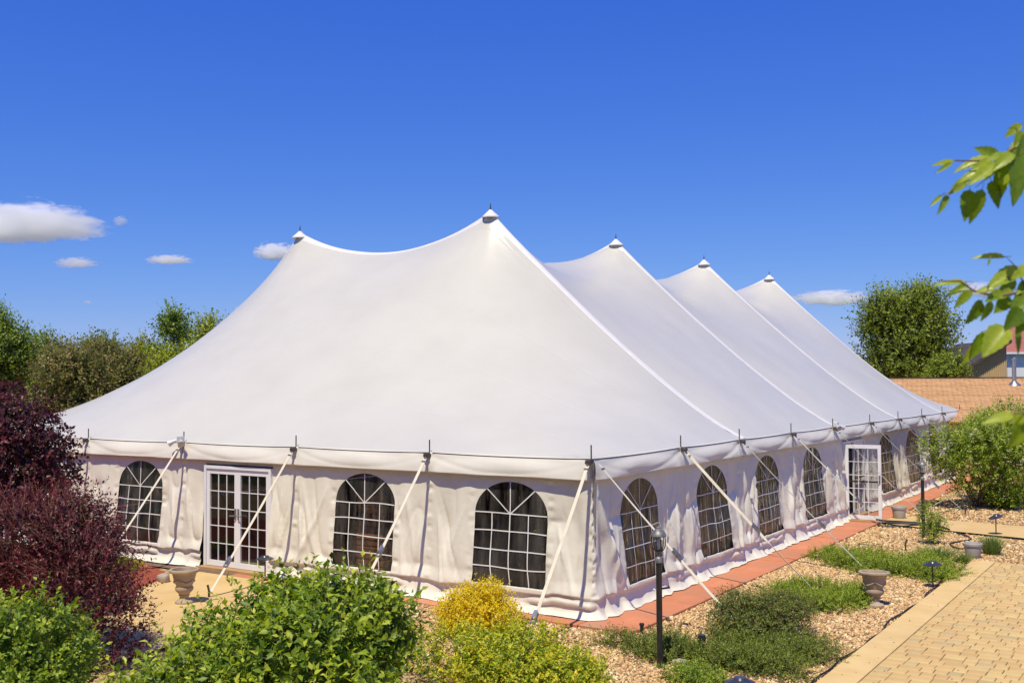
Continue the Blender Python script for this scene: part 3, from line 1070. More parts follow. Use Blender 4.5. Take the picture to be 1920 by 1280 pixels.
# ---- posts, pins, straps
def post(side, u, strap=True, mat='strap', twist=0.0, ratch=0.62, out=1.98, shift=0.0, width=0.05, skip_pole=False):
    p = lambda uu, o_, z: to_world(side, np.array([float(uu)]), np.array([float(o_)]), np.array([float(z)]))[0]
    if not skip_pole:
        MB().tube([p(u, -0.045, 0.02), p(u, -0.045, H)], 0.03, 10).build('side_pole', M['steel'], tent)
        MB().tube([p(u, 0.02, H - 0.03), p(u, 0.02, H + 0.21)], 0.011, 7).build('post_pin', M['dark_steel'], tent)
        b = MB()
        c0 = p(u, 0.085, H - 0.035)
        b.box(c0[0] - 0.045, c0[1] - 0.045, c0[2] - 0.03, c0[0] + 0.045, c0[1] + 0.045, c0[2] + 0.03, 0.012)
        b.tube([p(u - 0.05, 0.11, H - 0.05), p(u, 0.14, H - 0.09), p(u + 0.05, 0.11, H - 0.05)], 0.012, 6)
        b.build('corner_bracket', M['dark_steel'], tent)
    if not strap:
        return
    n = 40
    A = p(u, 0.12, H - 0.07); B = p(u + shift, out, 0.10)
    A, B = np.array(A), np.array(B)
    axis = np.array(p(1, 0, 0)) - np.array(p(0, 0, 0))
    dirn = (B - A) / np.linalg.norm(B - A)
    nrm = np.cross(dirn, axis); nrm /= np.linalg.norm(nrm)
    V = []
    for s in np.linspace(0, 1, n):
        c = A + (B - A) * s - np.array([0, 0, 0.03 * math.sin(s * math.pi)])
        th = twist * (smooth01(np.array(s), 0.1, 0.9) if twist >= 0 else 5.0 * smooth01(np.array(s), 0.57, 0.70) - 3.2)
        wv = axis * math.cos(th) + nrm * math.sin(th)
        nv = nrm * math.cos(th) - axis * math.sin(th)
        for (a, b_) in ((-1, -1), (1, -1), (1, 1), (-1, 1)):
            V.append(c + wv * a * width / 2 + nv * b_ * 0.0025)
    F = []
    for i in range(n - 1):
        for k in range(4):
            F.append((i * 4 + k, i * 4 + (k + 1) % 4, i * 4 + 4 + (k + 1) % 4, i * 4 + 4 + k))
    F += [(3, 2, 1, 0), (n * 4 - 4, n * 4 - 3, n * 4 - 2, n * 4 - 1)]
    so = quick('guy_strap', np.array(V), F, M[mat], tent, False)
    # loop sewn at the head
    b = MB()
    for s0 in (0.0,):
        c = A + (B - A) * 0.03
        b.tube([c - axis * 0.035, c + axis * 0.035], 0.016, 8)
    b.build('strap_ring', M['steel'], so)
    # ratchet
    c = A + (B - A) * ratch - np.array([0, 0, 0.03 * math.sin(ratch * math.pi)])
    b = MB()
    e1, e2, e3 = dirn, axis, nrm
    if e3[2] < 0: e3 = -e3
    def obox(cc, a, w_, h_):
        VV = [cc + e1 * sx * a + e2 * sy * w_ + e3 * sz * h_ for sz in (-1, 1) for sy in (-1, 1) for sx in (-1, 1)]
        b.add(VV, [(0, 2, 3, 1), (4, 5, 7, 6), (0, 1, 5, 4), (2, 6, 7, 3), (0, 4, 6, 2), (1, 3, 7, 5)])
    for sgn in (-1, 1):
        obox(c + e2 * sgn * 0.032 + e3 * 0.012, 0.085, 0.003, 0.022)
    b.tube([c - e2 * 0.04 + e3 * 0.018, c + e2 * 0.04 + e3 * 0.018], 0.017, 10)
    b.tube([c - e2 * 0.036 + e1 * 0.07 + e3 * 0.02, c + e2 * 0.036 + e1 * 0.07 + e3 * 0.02], 0.010, 8)
    obox(c - e1 * 0.06 + e3 * 0.035, 0.05, 0.028, 0.003)
    b.build('ratchet', M['steel'], so)
    # stake
    d2 = np.array(p(0, 1, 0)) - np.array(p(0, 0, 0))
    tag(MB().tube([B - d2 * -0.03 + np.array([0, 0, -0.3]), B + d2 * 0.03 + np.array([0, 0, 0.03]) , B + d2 * 0.06 + np.array([0, 0, 0.13])], [0.018, 0.018, 0.018], 8).build('stake', M['dark_steel'], so))


post('front', 0.0, True, 'strap', 0.0, 0.88, 1.95, -0.08, 0.055)
for i in range(1, NX + 1):
    post('front', fposts[i], i < 5, 'strap', 0.0, [0, 0.62, 0.80, 0.9, 0.6, 0.6, 0.6][i], 1.95, 0.0, 0.055)
post('side', 0.0, True, 'strap', 0.9, 0.55, 2.35, 0.0, 0.036, True)
tw = [0, -0.35, 0.25, -0.2, 0.2, 0.1, 0.3, 0.2, 0.1, 0.2, 0]
for i in range(1, NY + 1):
    post('side', POST_Y[i], i < 8, 'strap' if i in (1,) else 'strap_old', tw[i], [0, 0.55, 0.66, 0.6, 0.62, 0.7, 0.6, 0.6, 0.6, 0.6, 0.6][i], 2.35, 0.0, 0.045 if i == 1 else 0.032)


# ---- doors
def pane_mesh(w, h):
    me = bpy.data.meshes.new('pane')
    me.from_pydata([(-w / 2, 0, -h / 2), (w / 2, 0, -h / 2), (w / 2, 0, h / 2), (-w / 2, 0, h / 2)], [], [(0, 1, 2, 3)])
    me.materials.append(M['glass'])
    return me


def door_leaf(W, Hh, loc, rz, handle_side=1, rail=False):
    """leaf in local XZ plane, hinge at x=0; three by five panes"""
    st, tr_, br = 0.078, 0.09, 0.10
    b = MB()
    b.box(0, -0.022, 0.0, st, 0.022, Hh)
    b.box(W - st, -0.022, 0.0, W, 0.022, Hh)
    b.box(st, -0.021, Hh - tr_, W - st, 0.021, Hh)
    b.box(st, -0.021, 0.0, W - st, 0.021, br)
    leaf = b.build('door_leaf', M['door_white'], tent, False)
    leaf.location = loc; leaf.rotation_euler = (0, 0, rz)
    gw, gh = W - 2 * st, Hh - tr_ - br
    cw, ch = gw / 3, gh / 5
    pm = pane_mesh(cw - 0.002, ch - 0.002)
    for r_ in range(5):
        for c in range(3):
            o = bpy.data.objects.new('pane', pm); col.objects.link(o); o.parent = leaf
            o.location = (st + cw * (c + 0.5), 0.0, br + ch * (r_ + 0.5))
    for c in (1, 2):
        MB().box(st + cw * c - 0.007, -0.012, br, st + cw * c + 0.007, 0.012, Hh - tr_).build('muntin', M['door_white'], leaf, False)
    for r_ in range(1, 5):
        MB().box(st, -0.010, br + ch * r_ - 0.007, W - st, 0.010, br + ch * r_ + 0.007).build('muntin', M['door_white'], leaf, False)
    hb = MB()
    hx = W - st / 2
    for s in (-1, 1):
        hb.box(hx - 0.022, s * 0.030 - 0.008, 0.90, hx + 0.022, s * 0.030 + 0.008, 1.10, 0.004)
        hb.tube([(hx, s * 0.03, 0.97), (hx, s * 0.075, 0.97), (hx - 0.11 * handle_side, s * 0.078, 0.965)], 0.011, 8)
    hb.build('handle', M['steel'], leaf)
    if rail:
        MB().tube([(0.05, 0.05, 0.92), (W - 0.05, 0.05, 0.92)], 0.02, 8).build('push_bar', M['black'], leaf)
    return leaf


def door_frame(side, a, b_, top):
    f = MB()
    def fb(u0, u1, z0, z1, o0=-0.05, o1=0.065):
        p0 = to_world(side, np.array([u0]), np.array([o0]), np.array([z0]))[0]
        p1 = to_world(side, np.array([u1]), np.array([o1]), np.array([z1]))[0]
        lo, hi = np.minimum(p0, p1), np.maximum(p0, p1)
        f.box(*lo, *hi)
    fb(a - 0.06, a + 0.0, 0.06, top + 0.06); fb(b_ - 0.0, b_ + 0.06, 0.06, top + 0.06); fb(a, b_, top + 0.002, top + 0.06)
    f.build('door_frame', M['door_white'], tent, False)
    f2 = MB(); f = f2
    fb(a - 0.1, b_ + 0.1, 0.0, 0.058, -0.12, 0.22)
    f2.build('threshold', M['wood'], tent, False)


dw = (F_DOOR[1] - F_DOOR[0] - 0.12) / 2
door_frame('front', F_DOOR[0] + 0.06, F_DOOR[1] - 0.06, 1.885)
door_leaf(dw - 0.004, 1.815, (-F_DOOR[1] + 0.064, -0.02, 0.066), 0.0, 1)
door_leaf(dw - 0.004, 1.815, (-F_DOOR[0] - 0.064, -0.02, 0.066), math.pi, 1)
door_frame('side', S_DOOR[0] + 0.05, S_DOOR[1] - 0.05, 1.90)
dw2 = 0.86
door_leaf(dw2, 1.83, (0.07, S_DOOR[0] + 0.05, 0.066), R(2.0), 1, True)
door_leaf(dw2, 1.83, (0.02, S_DOOR[1] - 0.06, 0.066), R(-90), 1, True)


# ---- floodlights clamped on two eave posts
def flood(loc, rz, label):
    t = empty('flood_light', loc, rz)
    tag(t, label, 'light', 'flood lights on the tent eaves')
    b = MB(); b.box(-0.05, -0.05, 0.0, 0.05, 0.05, 0.11, 0.015)
    b.tube([(0, 0, 0.02), (0, 0, -0.12)], 0.018, 8)
    b.build('junction_box', M['flood'], t)
    for s in (-1, 1):
        d = Vector((s * 0.75, -0.6, -0.45)).normalized()
        c = Vector((s * 0.05, -0.03, 0.04))
        h = MB()
        h.tube([c, c + d * 0.05, c + d * 0.08, c + d * 0.17, c + d * 0.185], [0.015, 0.018, 0.036, 0.062, 0.064], 14)
        hd = h.build('lamp_head', M['flood'], t)
        MB().tube([c + d * 0.183, c + d * 0.19], [0.055, 0.05], 14).build('lens', M['lamp_glass'], hd)


flood((POST_X[3], -0.10, H + 0.02), 0.0, 'white twin flood light clamped above the front double door strap')
flood((0.10, POST_Y[4], H + 0.02), R(90), 'white twin flood light on the side eave above the open door')


# ---- slats added just inside the tent, standing in for a brown reflection on the vinyl
t = empty('reflection_slats', (-4.72, 0.62, 0.012))
tag(t, 'brown wooden slats standing in for a reflection in the second front window from the corner', 'reflection stand-in')
for k in range(13):
    o = MB().box(-0.30, -0.16, 0, 0.30, 0.16, 0.085, 0.012).build('slat', M['wood_dark'], t, False)
    o.location = (float(rng.normal(0, 0.012)), float(rng.normal(0, 0.012)), 0.06 + k * 0.115)
for sx in (-0.27, 0.27):
    MB().box(sx - 0.02, 0.162, 0, sx + 0.02, 0.20, 1.62).build('upright', M['wood_dark'], t, False)


# ================================================================== FOLIAGE
def unit(v):
    return v / np.maximum(np.linalg.norm(v, axis=-1, keepdims=True), 1e-9)


def leaves_mesh(P, D, N, L, W, fold=0.18, curl=0.12):
    """five-vertex folded leaves: base P, direction D, face normal N"""
    S = unit(np.cross(D, N))
    N2 = unit(np.cross(S, D))
    L = L[:, None]; W = W[:, None]
    v0 = P
    v1 = P + D * L * 0.48 - N2 * W * fold * 0.3
    v2 = P + D * L - N2 * L * curl
    v3 = P + D * L * 0.42 + S * W * 0.5 + N2 * W * fold
    v4 = P + D * L * 0.42 - S * W * 0.5 + N2 * W * fold
    V = np.stack([v0, v1, v2, v3, v4], 1).reshape(-1, 3)
    n = len(P)
    F0 = np.array([(0, 1, 3), (1, 2, 3), (0, 4, 1), (1, 4, 2)])
    F = (F0[None] + 5 * np.arange(n)[:, None, None]).reshape(-1, 3)
    return V, F


def sample_lobes(lobes, n, shell, r_):
    lob = np.array(lobes, float)
    w = (lob[:, 3] * lob[:, 4] + lob[:, 4] * lob[:, 5] + lob[:, 3] * lob[:, 5])
    w /= w.sum()
    idx = r_.choice(len(lob), n, p=w)
    d = unit(r_.normal(0, 1, (n, 3)))
    rad = r_.uniform(shell[0] ** 2, shell[1] ** 2, n) ** 0.5
    P = lob[idx, :3] + d * lob[idx, 3:6] * rad[:, None]
    # drop what lies deep inside another lobe
    keep = np.ones(n, bool)
    for k in range(len(lob)):
        q = np.linalg.norm((P - lob[k, :3]) / lob[k, 3:6], axis=1)
        keep &= (q > shell[0] * 0.92) | (idx == k)
    O = unit(d / lob[idx, 3:6])
    keep &= P[:, 2] > 0.03
    return P[keep], O[keep], rad[keep]


def foliage(lobes, twigs, tlen, per, leaf, width, seed, shell=(0.55, 1.05), upw=0.5, spread=0.75, droop=0.0, tint_bias=0.0, nrm_up=0.6, nrm_out=0.6, jitter=0.35):
    r_ = np.random.default_rng(seed)
    P, O, rad = sample_lobes(lobes, twigs, shell, r_)
    n = len(P)
    T = unit(O * 0.7 + np.array([0, 0, upw]) + r_.normal(0, jitter, (n, 3)))
    TL = tlen * r_.uniform(0.55, 1.35, n)
    side0 = unit(np.cross(T, r_.normal(0, 1, (n, 3))))
    LP, LD, LN, LL, TI = [], [], [], [], []
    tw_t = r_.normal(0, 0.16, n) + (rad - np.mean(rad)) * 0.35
    for k in range(per):
        s = (k + r_.uniform(0.1, 0.9, n)) / per
        p = P + T * (TL * s)[:, None]
        p[:, 2] -= droop * TL * s * s
        ang = k * 2.4 + r_.normal(0, 0.4, n)
        b2 = np.cross(T, side0)
        sd = side0 * np.cos(ang)[:, None] + b2 * np.sin(ang)[:, None]
        d = unit(T * (0.45 + 0.5 * (s > 0.8))[:, None] + sd * spread + np.array([0, 0, -droop * 0.5]) + r_.normal(0, 0.2, (n, 3)))
        nn = unit(np.array([0, 0, nrm_up]) + O * nrm_out + r_.normal(0, 0.32, (n, 3)))
        LP.append(p); LD.append(d); LN.append(nn)
        LL.append(leaf * r_.uniform(0.6, 1.25, n) * (1 - 0.25 * s))
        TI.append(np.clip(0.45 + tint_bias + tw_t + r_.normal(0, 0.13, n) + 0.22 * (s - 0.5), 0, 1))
    LP, LD, LN, LL, TI = map(np.concatenate, (LP, LD, LN, LL, TI))
    V, F = leaves_mesh(LP, LD, LN, LL, LL * width)
    # fine twigs: thin three-sided sticks
    a = side0; b = np.cross(T, side0)
    E = P + T * TL[:, None]; E[:, 2] -= droop * TL
    wv = tlen * 0.012
    tv = np.stack([P + a * wv, P - a * wv * 0.5 + b * wv * 0.87, P - a * wv * 0.5 - b * wv * 0.87, E], 1).reshape(-1, 3)
    tf = (np.array([(0, 1, 3), (1, 2, 3), (2, 0, 3)])[None] + 4 * np.arange(n)[:, None, None]).reshape(-1, 3)
    return (V, F, np.repeat(TI, 4)), (tv, tf), P


def stems(mb, base, targets, r0, seed, bend=0.15, n=6):
    r_ = np.random.default_rng(seed)
    for tgt in targets:
        tgt = np.array(tgt, float)
        b = np.array(base, float) + np.append(r_.normal(0, r0 * 2.0, 2), 0)
        mid = (b + tgt) / 2 + r_.normal(0, bend, 3) * np.linalg.norm(tgt - b) * 0.5
        mid[2] = max(mid[2], 0.1)
        pts = [b * (1 - u) ** 2 + 2 * mid * u * (1 - u) + tgt * u * u for u in np.linspace(0, 1, 7)]
        mb.tube(pts, list(np.linspace(r0, r0 * 0.25, 7)), n)


def shrub(name, label, cat, base, lobes, mat, twigs, tlen, per, leaf, width, seed, stem_r=0.02, n_stems=9, twig_mat='twig_red', group=None,
          crown='crown', big_leaves=0, stem_name='stems', **kw):
    """base in world; lobes local to base"""
    t = empty(name, base)
    tag(t, label, cat, group)
    (V, F, ti), (tv, tf), P = foliage(lobes, twigs, tlen, per, leaf, width, seed, **kw)
    ok = V.reshape(-1, 5, 3)[:, :, 2].min(1) > -0.02
    n_l = len(ok)
    sel = np.repeat(ok, 4)
    F = F[sel]; ti = ti[sel]
    if big_leaves:
        # the leaves that show largest (nearest the viewer) become leaf objects of their own
        C0 = V.reshape(-1, 5, 3)
        dist = np.linalg.norm(C0[:, 1] + np.array(base) - CAM, axis=1)
        dist[~ok] = 1e9
        order = np.argsort(dist)[:6000]
        pick = np.random.default_rng(seed + 5).choice(order, big_leaves, replace=False)
        F4 = F.reshape(-1, 4, 3); idx_ok = np.where(ok)[0]
        pos = {int(v): i for i, v in enumerate(idx_ok)}
        drop = np.zeros(len(F4), bool)
        for q in pick:
            i = pos[int(q)]
            drop[i] = True
            quick('leaf', C0[q], np.array([(0, 1, 3), (1, 2, 3), (0, 4, 1), (1, 4, 2)]), mat, t, True, np.full(4, ti[i * 4]))
        F = F4[~drop].reshape(-1, 3); ti = ti.reshape(-1, 4)[~drop].ravel()
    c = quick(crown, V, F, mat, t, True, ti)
    c['kind'] = 'stuff'
    tw = quick('twigs', tv, tf, M[twig_mat], t, True)
    tw['kind'] = 'stuff'
    r_ = np.random.default_rng(seed + 1)
    mb = MB()
    tg = P[r_.choice(len(P), min(n_stems, len(P)), replace=False)]
    stems(mb, (0, 0, -0.03), tg, stem_r, seed + 2)
    mb.build(stem_name, M['bark'], t)
    return t


LM = {}
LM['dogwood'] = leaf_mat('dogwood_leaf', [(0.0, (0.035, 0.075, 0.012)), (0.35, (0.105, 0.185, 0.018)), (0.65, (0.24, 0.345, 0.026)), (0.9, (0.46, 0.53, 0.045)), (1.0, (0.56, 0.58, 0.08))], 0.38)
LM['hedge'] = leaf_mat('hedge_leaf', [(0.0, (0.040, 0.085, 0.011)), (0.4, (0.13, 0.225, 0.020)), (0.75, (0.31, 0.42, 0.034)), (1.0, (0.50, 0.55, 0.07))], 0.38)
LM['cherry'] = leaf_mat('sand_cherry_leaf', [(0.0, (0.026, 0.007, 0.010)), (0.4, (0.082, 0.014, 0.024)), (0.75, (0.175, 0.026, 0.040)), (1.0, (0.28, 0.06, 0.065))], 0.34)
LM['maple'] = leaf_mat('red_maple_leaf', [(0.0, (0.021, 0.007, 0.008)), (0.5, (0.063, 0.015, 0.020)), (0.8, (0.128, 0.025, 0.028)), (1.0, (0.225, 0.042, 0.042))], 0.25)
LM['gold'] = leaf_mat('gold_spirea_leaf', [(0.0, (0.46, 0.36, 0.012)), (0.4, (0.72, 0.58, 0.016)), (0.75, (0.82, 0.70, 0.03)), (1.0, (0.80, 0.56, 0.03))], 0.45)
LM['lime'] = leaf_mat('lime_spirea_leaf', [(0.0, (0.091, 0.163, 0.013)), (0.4, (0.247, 0.338, 0.020)), (0.75, (0.494, 0.525, 0.031)), (1.0, (0.728, 0.587, 0.033))], 0.35)
LM['juniper'] = leaf_mat('juniper_needle', [(0.0, (0.045, 0.070, 0.012)), (0.5, (0.145, 0.205, 0.022)), (1.0, (0.30, 0.34, 0.045))], 0.22, 0.6)
LM['juniper_b'] = leaf_mat('bright_juniper_needle', [(0.0, (0.085, 0.15, 0.014)), (0.5, (0.24, 0.345, 0.026)), (1.0, (0.44, 0.50, 0.05))], 0.25, 0.6)
LM['coton'] = leaf_mat('cotoneaster_leaf', [(0.0, (0.045, 0.075, 0.016)), (0.5, (0.14, 0.185, 0.028)), (0.85, (0.24, 0.27, 0.045)), (1.0, (0.36, 0.20, 0.06))], 0.25, 0.5)
LM['vib'] = leaf_mat('viburnum_leaf', [(0.0, (0.075, 0.135, 0.014)), (0.4, (0.205, 0.31, 0.026)), (0.8, (0.40, 0.48, 0.045)), (1.0, (0.52, 0.58, 0.09))], 0.38)
LM['flower'] = leaf_mat('white_flower', [(0.0, (0.550, 0.560, 0.360)), (1.0, (0.750, 0.750, 0.580))], 0.3)
LM['grass'] = leaf_mat('grass_blade', [(0.0, (0.072, 0.152, 0.028)), (0.6, (0.176, 0.272, 0.056)), (1.0, (0.352, 0.400, 0.126))], 0.3)
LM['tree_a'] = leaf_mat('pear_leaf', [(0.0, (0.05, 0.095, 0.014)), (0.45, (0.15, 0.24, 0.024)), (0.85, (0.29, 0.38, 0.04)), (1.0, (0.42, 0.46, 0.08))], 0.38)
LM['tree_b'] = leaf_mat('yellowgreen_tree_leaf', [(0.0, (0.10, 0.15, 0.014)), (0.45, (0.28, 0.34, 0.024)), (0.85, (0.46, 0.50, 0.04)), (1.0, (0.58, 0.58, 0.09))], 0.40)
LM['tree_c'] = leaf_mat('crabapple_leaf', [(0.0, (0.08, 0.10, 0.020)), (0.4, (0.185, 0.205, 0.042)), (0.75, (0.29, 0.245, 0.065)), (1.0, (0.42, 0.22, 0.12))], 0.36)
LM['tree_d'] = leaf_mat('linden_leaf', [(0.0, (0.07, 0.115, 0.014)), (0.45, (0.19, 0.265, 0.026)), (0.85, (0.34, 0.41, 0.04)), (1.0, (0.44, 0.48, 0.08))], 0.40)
LM['birch'] = leaf_mat('birch_leaf', [(0.0, (0.101, 0.182, 0.013)), (0.5, (0.216, 0.317, 0.020)), (1.0, (0.405, 0.472, 0.044))], 0.42, 0.35)


def lumps(c, r, n, seed, k=0.45, squash=0.0):
    """a cluster of lobes filling an ellipsoid, uneven outline"""
    r_ = np.random.default_rng(seed)
    L = [(c[0], c[1], c[2], r[0] * 0.72, r[1] * 0.72, r[2] * 0.72)]
    for i in range(n):
        d = unit(r_.normal(0, 1, 3))
        d[2] = abs(d[2]) * (1 if r_.uniform() < 0.75 else -0.5)
        s = k * r_.uniform(0.65, 1.25)
        L.append((c[0] + d[0] * r[0] * 0.66, c[1] + d[1] * r[1] * 0.66, c[2] + d[2] * r[2] * 0.66, r[0] * s, r[1] * s, r[2] * s))
    return L


shrub('potted_fig', 'leafy green plant inside the tent behind the corner front window', 'plant', (-0.95, 0.55, 0.012),
      [(0, 0, 1.25, 0.22, 0.16, 0.25), (0.1, 0, 0.85, 0.2, 0.15, 0.2), (0.05, 0.05, 0.55, 0.16, 0.14, 0.15)], LM['hedge'], 90, 0.16, 6, 0.11, 0.5, 9, 0.012, 5, 'twig_green', shell=(0.4, 1.1))
# --- centre foreground shrub, big leaves
cb = at(590, 1190, 10.2); cb[2] = -0.02
shrub('dogwood_shrub', 'large leafy green shrub in the foreground before the front windows', 'shrub', cb,
      lumps((0.0, 0, 0.80), (0.98, 0.9, 0.74), 15, 3, 0.40) + [(-0.95, -0.2, 0.60, 0.62, 0.55, 0.52), (-1.5, -0.35, 0.34, 0.52, 0.5, 0.38), (0.15, 0.1, 1.15, 0.5, 0.5, 0.42), (-0.45, -0.75, 0.5, 0.8, 0.55, 0.5), (0.75, -0.4, 0.45, 0.5, 0.5, 0.45), (-1.9, -0.5, 0.2, 0.4, 0.4, 0.25)],
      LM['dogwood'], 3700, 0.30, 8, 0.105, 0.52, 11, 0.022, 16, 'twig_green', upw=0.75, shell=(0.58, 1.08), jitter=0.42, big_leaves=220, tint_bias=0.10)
# --- left foreground hedge shrub
hb = at(55, 1210, 9.6); hb[2] = -0.02
shrub('hedge_shrub', 'rounded bright green shrub in the bottom left corner', 'shrub', hb,
      lumps((0, 0, 0.76), (0.52, 0.7, 0.68), 14, 5, 0.42) + [(-0.6, -0.1, 0.7, 0.5, 0.6, 0.72), (0.25, -0.3, 0.5, 0.42, 0.5, 0.48)], LM['hedge'], 3000, 0.20, 8, 0.066, 0.55, 21, 0.02, 10,
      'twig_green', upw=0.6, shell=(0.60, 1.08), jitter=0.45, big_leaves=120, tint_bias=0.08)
# --- purple sand cherry
pb = at(125, 1110, 13.6); pb[2] = -0.02
shrub('sand_cherry_shrub', 'dark purple leaved shrub with loose branches beside the tent', 'shrub', pb,
      lumps((-0.25, 0, 1.05), (1.0, 0.95, 0.95), 14, 8, 0.42) + [(0.50, -0.1, 0.95, 0.55, 0.6, 0.55), (0.75, 0.0, 0.45, 0.50, 0.5, 0.45), (0.2, 0.0, 1.45, 0.5, 0.5, 0.45), (-1.1, 0.1, 1.2, 0.8, 0.7, 0.8), (1.0, 0.0, 0.9, 0.28, 0.3, 0.25), (0.95, 0.0, 0.65, 0.3, 0.3, 0.2), (0.6, -0.2, 1.3, 0.3, 0.3, 0.25)],
      LM['cherry'], 3900, 0.32, 9, 0.064, 0.48, 31, 0.022, 16, 'twig_red', upw=0.7, shell=(0.50, 1.18), jitter=0.5)
# --- red japanese maple above it
jb = at(-25, 1000, 15.6); jb[2] = -0.02
mt = shrub('red_maple_tree', 'small dark red maple tree at the left edge', 'tree', jb,
           [(0.15, 0, 3.05, 0.75, 0.8, 0.45), (0.7, 0, 2.72, 0.62, 0.7, 0.40), (0.35, 0.1, 2.35, 1.0, 0.9, 0.45), (-0.6, 0, 2.9, 0.9, 0.9, 0.6), (0.95, -0.1, 2.28, 0.42, 0.5, 0.30), (0.8, 0, 1.95, 0.55, 0.6, 0.34), (-0.4, 0, 2.2, 0.9, 0.9, 0.6)],
           LM['maple'], 2600, 0.24, 9, 0.085, 0.62, 41, 0.03, 10, 'twig_red', upw=0.1, shell=(0.45, 1.08), droop=0.25, stem_name='branches')
MB().tube([(0, 0, -0.05), (0.03, 0, 0.8), (0.1, 0, 1.6), (0.15, 0, 2.3)], [0.07, 0.06, 0.05, 0.035], 9).build('trunk', M['bark'], mt)
# --- golden spirea
gb_ = at(895, 1165, 14.7); gb_[2] = -0.02
shrub('golden_spirea', 'golden yellow shrub before the corner front window', 'shrub', gb_,
      [(-0.22, 0, 0.28, 0.32, 0.3, 0.27), (0.15, 0.05, 0.36, 0.30, 0.3, 0.27), (0.36, -0.05, 0.22, 0.28, 0.3, 0.22), (-0.05, -0.2, 0.2, 0.3, 0.25, 0.2), (-0.08, 0.1, 0.52, 0.13, 0.15, 0.14), (0.22, 0.05, 0.56, 0.12, 0.12, 0.12), (-0.42, 0, 0.2, 0.18, 0.2, 0.18)], LM['gold'], 1900, 0.17, 9, 0.046, 0.6, 51, 0.010, 10, 'twig_red', upw=0.9, shell=(0.45, 1.15), jitter=0.45)
# --- lime spirea mass in front
lb = at(960, 1275, 12.0); lb[2] = -0.02
shrub('lime_spirea', 'yellow-green low shrub at the bottom centre below the golden shrub', 'shrub', lb,
      lumps((0.1, 0, 0.26), (1.05, 0.62, 0.30), 14, 14, 0.40) + [(-0.05, 0.35, 0.36, 0.45, 0.4, 0.34), (0.42, 0.42, 0.2, 0.38, 0.35, 0.22), (-0.85, 0.1, 0.25, 0.5, 0.5, 0.3)], LM['lime'], 3200, 0.16, 9, 0.055, 0.55, 61, 0.010, 12, 'twig_green', upw=0.8, shell=(0.5, 1.12), jitter=0.45, tint_bias=0.16)
# --- small green plant at the lamp foot
kb = (2.62, -2.25, -0.02)
shrub('low_green_plant', 'small bright green plant at the foot of the near lamp post', 'plant', kb,
      lumps((0, 0, 0.08), (0.42, 0.30, 0.10), 8, 16, 0.42), LM['hedge'], 800, 0.10, 7, 0.034, 0.55, 71, 0.008, 7, 'twig_green', upw=0.7, shell=(0.5, 1.1), tint_bias=0.12)
def mat_patches(spots, seed, k=5, r=(0.16, 0.30), h=0.10):
    """low uneven ground-cover: little fans scattered round each spot (x, y, spread_x, spread_y)"""
    r_ = np.random.default_rng(seed)
    L = []
    for (x, y, sx, sy) in spots:
        for i in range(k):
            q = r_.uniform(*r)
            L.append((x + r_.normal(0, sx), y + r_.normal(0, sy), r_.uniform(0.2, 0.8) * h, q * r_.uniform(0.8, 1.5), q * r_.uniform(0.8, 1.3), h * r_.uniform(0.6, 1.25)))
    return L


# --- dark spreading juniper (two arms) and the arching cotoneaster
shrub('spreading_juniper', 'dark green spreading juniper around the near lamp post', 'shrub', (2.35, -0.95, -0.02),
      mat_patches([(-0.6, -0.3, 0.28, 0.18), (0.1, -0.2, 0.3, 0.25), (0.6, 0.1, 0.25, 0.3), (0.8, 0.55, 0.14, 0.3), (0.5, -0.35, 0.22, 0.12), (0.2, 0.35, 0.25, 0.25)], 3, 7, (0.18, 0.32), 0.12),
      LM['juniper'], 6500, 0.13, 12, 0.042, 0.36, 81, 0.012, 14, 'twig_red', upw=0.3, shell=(0.2, 1.15), spread=0.6)
shrub('cotoneaster_shrub', 'arching dark green shrub in the gravel beside the side wall', 'shrub', (2.30, 0.10, -0.02),
      [(-0.05, 0, 0.28, 0.36, 0.40, 0.24), (0.15, 0.1, 0.42, 0.26, 0.30, 0.16), (-0.2, 0.15, 0.44, 0.2, 0.25, 0.14), (0.4, 0.25, 0.30, 0.32, 0.4, 0.12), (0.1, -0.25, 0.18, 0.42, 0.35, 0.16), (0.5, 0.55, 0.36, 0.26, 0.35, 0.07), (0.3, 0.7, 0.42, 0.2, 0.3, 0.08)],
      LM['coton'], 2600, 0.19, 10, 0.036, 0.55, 91, 0.010, 22, 'twig_red', upw=0.35, shell=(0.3, 1.2), droop=0.3, jitter=0.5)
# --- bright junipers
shrub('creeping_juniper', 'bright green creeping juniper left of the near stone urn', 'shrub', (2.28, 3.05, -0.02),
      mat_patches([(-0.1, 0, 0.25, 0.3), (0.35, 0.35, 0.22, 0.2), (0.25, -0.4, 0.15, 0.15), (0.6, 0.0, 0.15, 0.15), (-0.4, 0.45, 0.15, 0.25)], 5, 6, (0.14, 0.26), 0.12),
      LM['juniper_b'], 3400, 0.14, 12, 0.044, 0.36, 101, 0.010, 10, 'twig_red', upw=0.25, shell=(0.2, 1.1), spread=0.55)
shrub('creeping_juniper', 'bright green creeping juniper spread behind the near stone urn', 'shrub', (2.65, 6.55, -0.02),
      mat_patches([(0, 0, 0.35, 0.35), (0.65, -0.25, 0.25, 0.25), (-0.75, 0.25, 0.25, 0.25), (0.3, 0.55, 0.25, 0.2), (-0.35, -0.5, 0.2, 0.2), (1.0, -0.5, 0.12, 0.2), (-1.1, 0.5, 0.15, 0.15)], 9, 6, (0.16, 0.32), 0.13),
      LM['juniper_b'], 5200, 0.15, 12, 0.046, 0.36, 111, 0.010, 12, 'twig_red', upw=0.25, shell=(0.2, 1.1), spread=0.55)
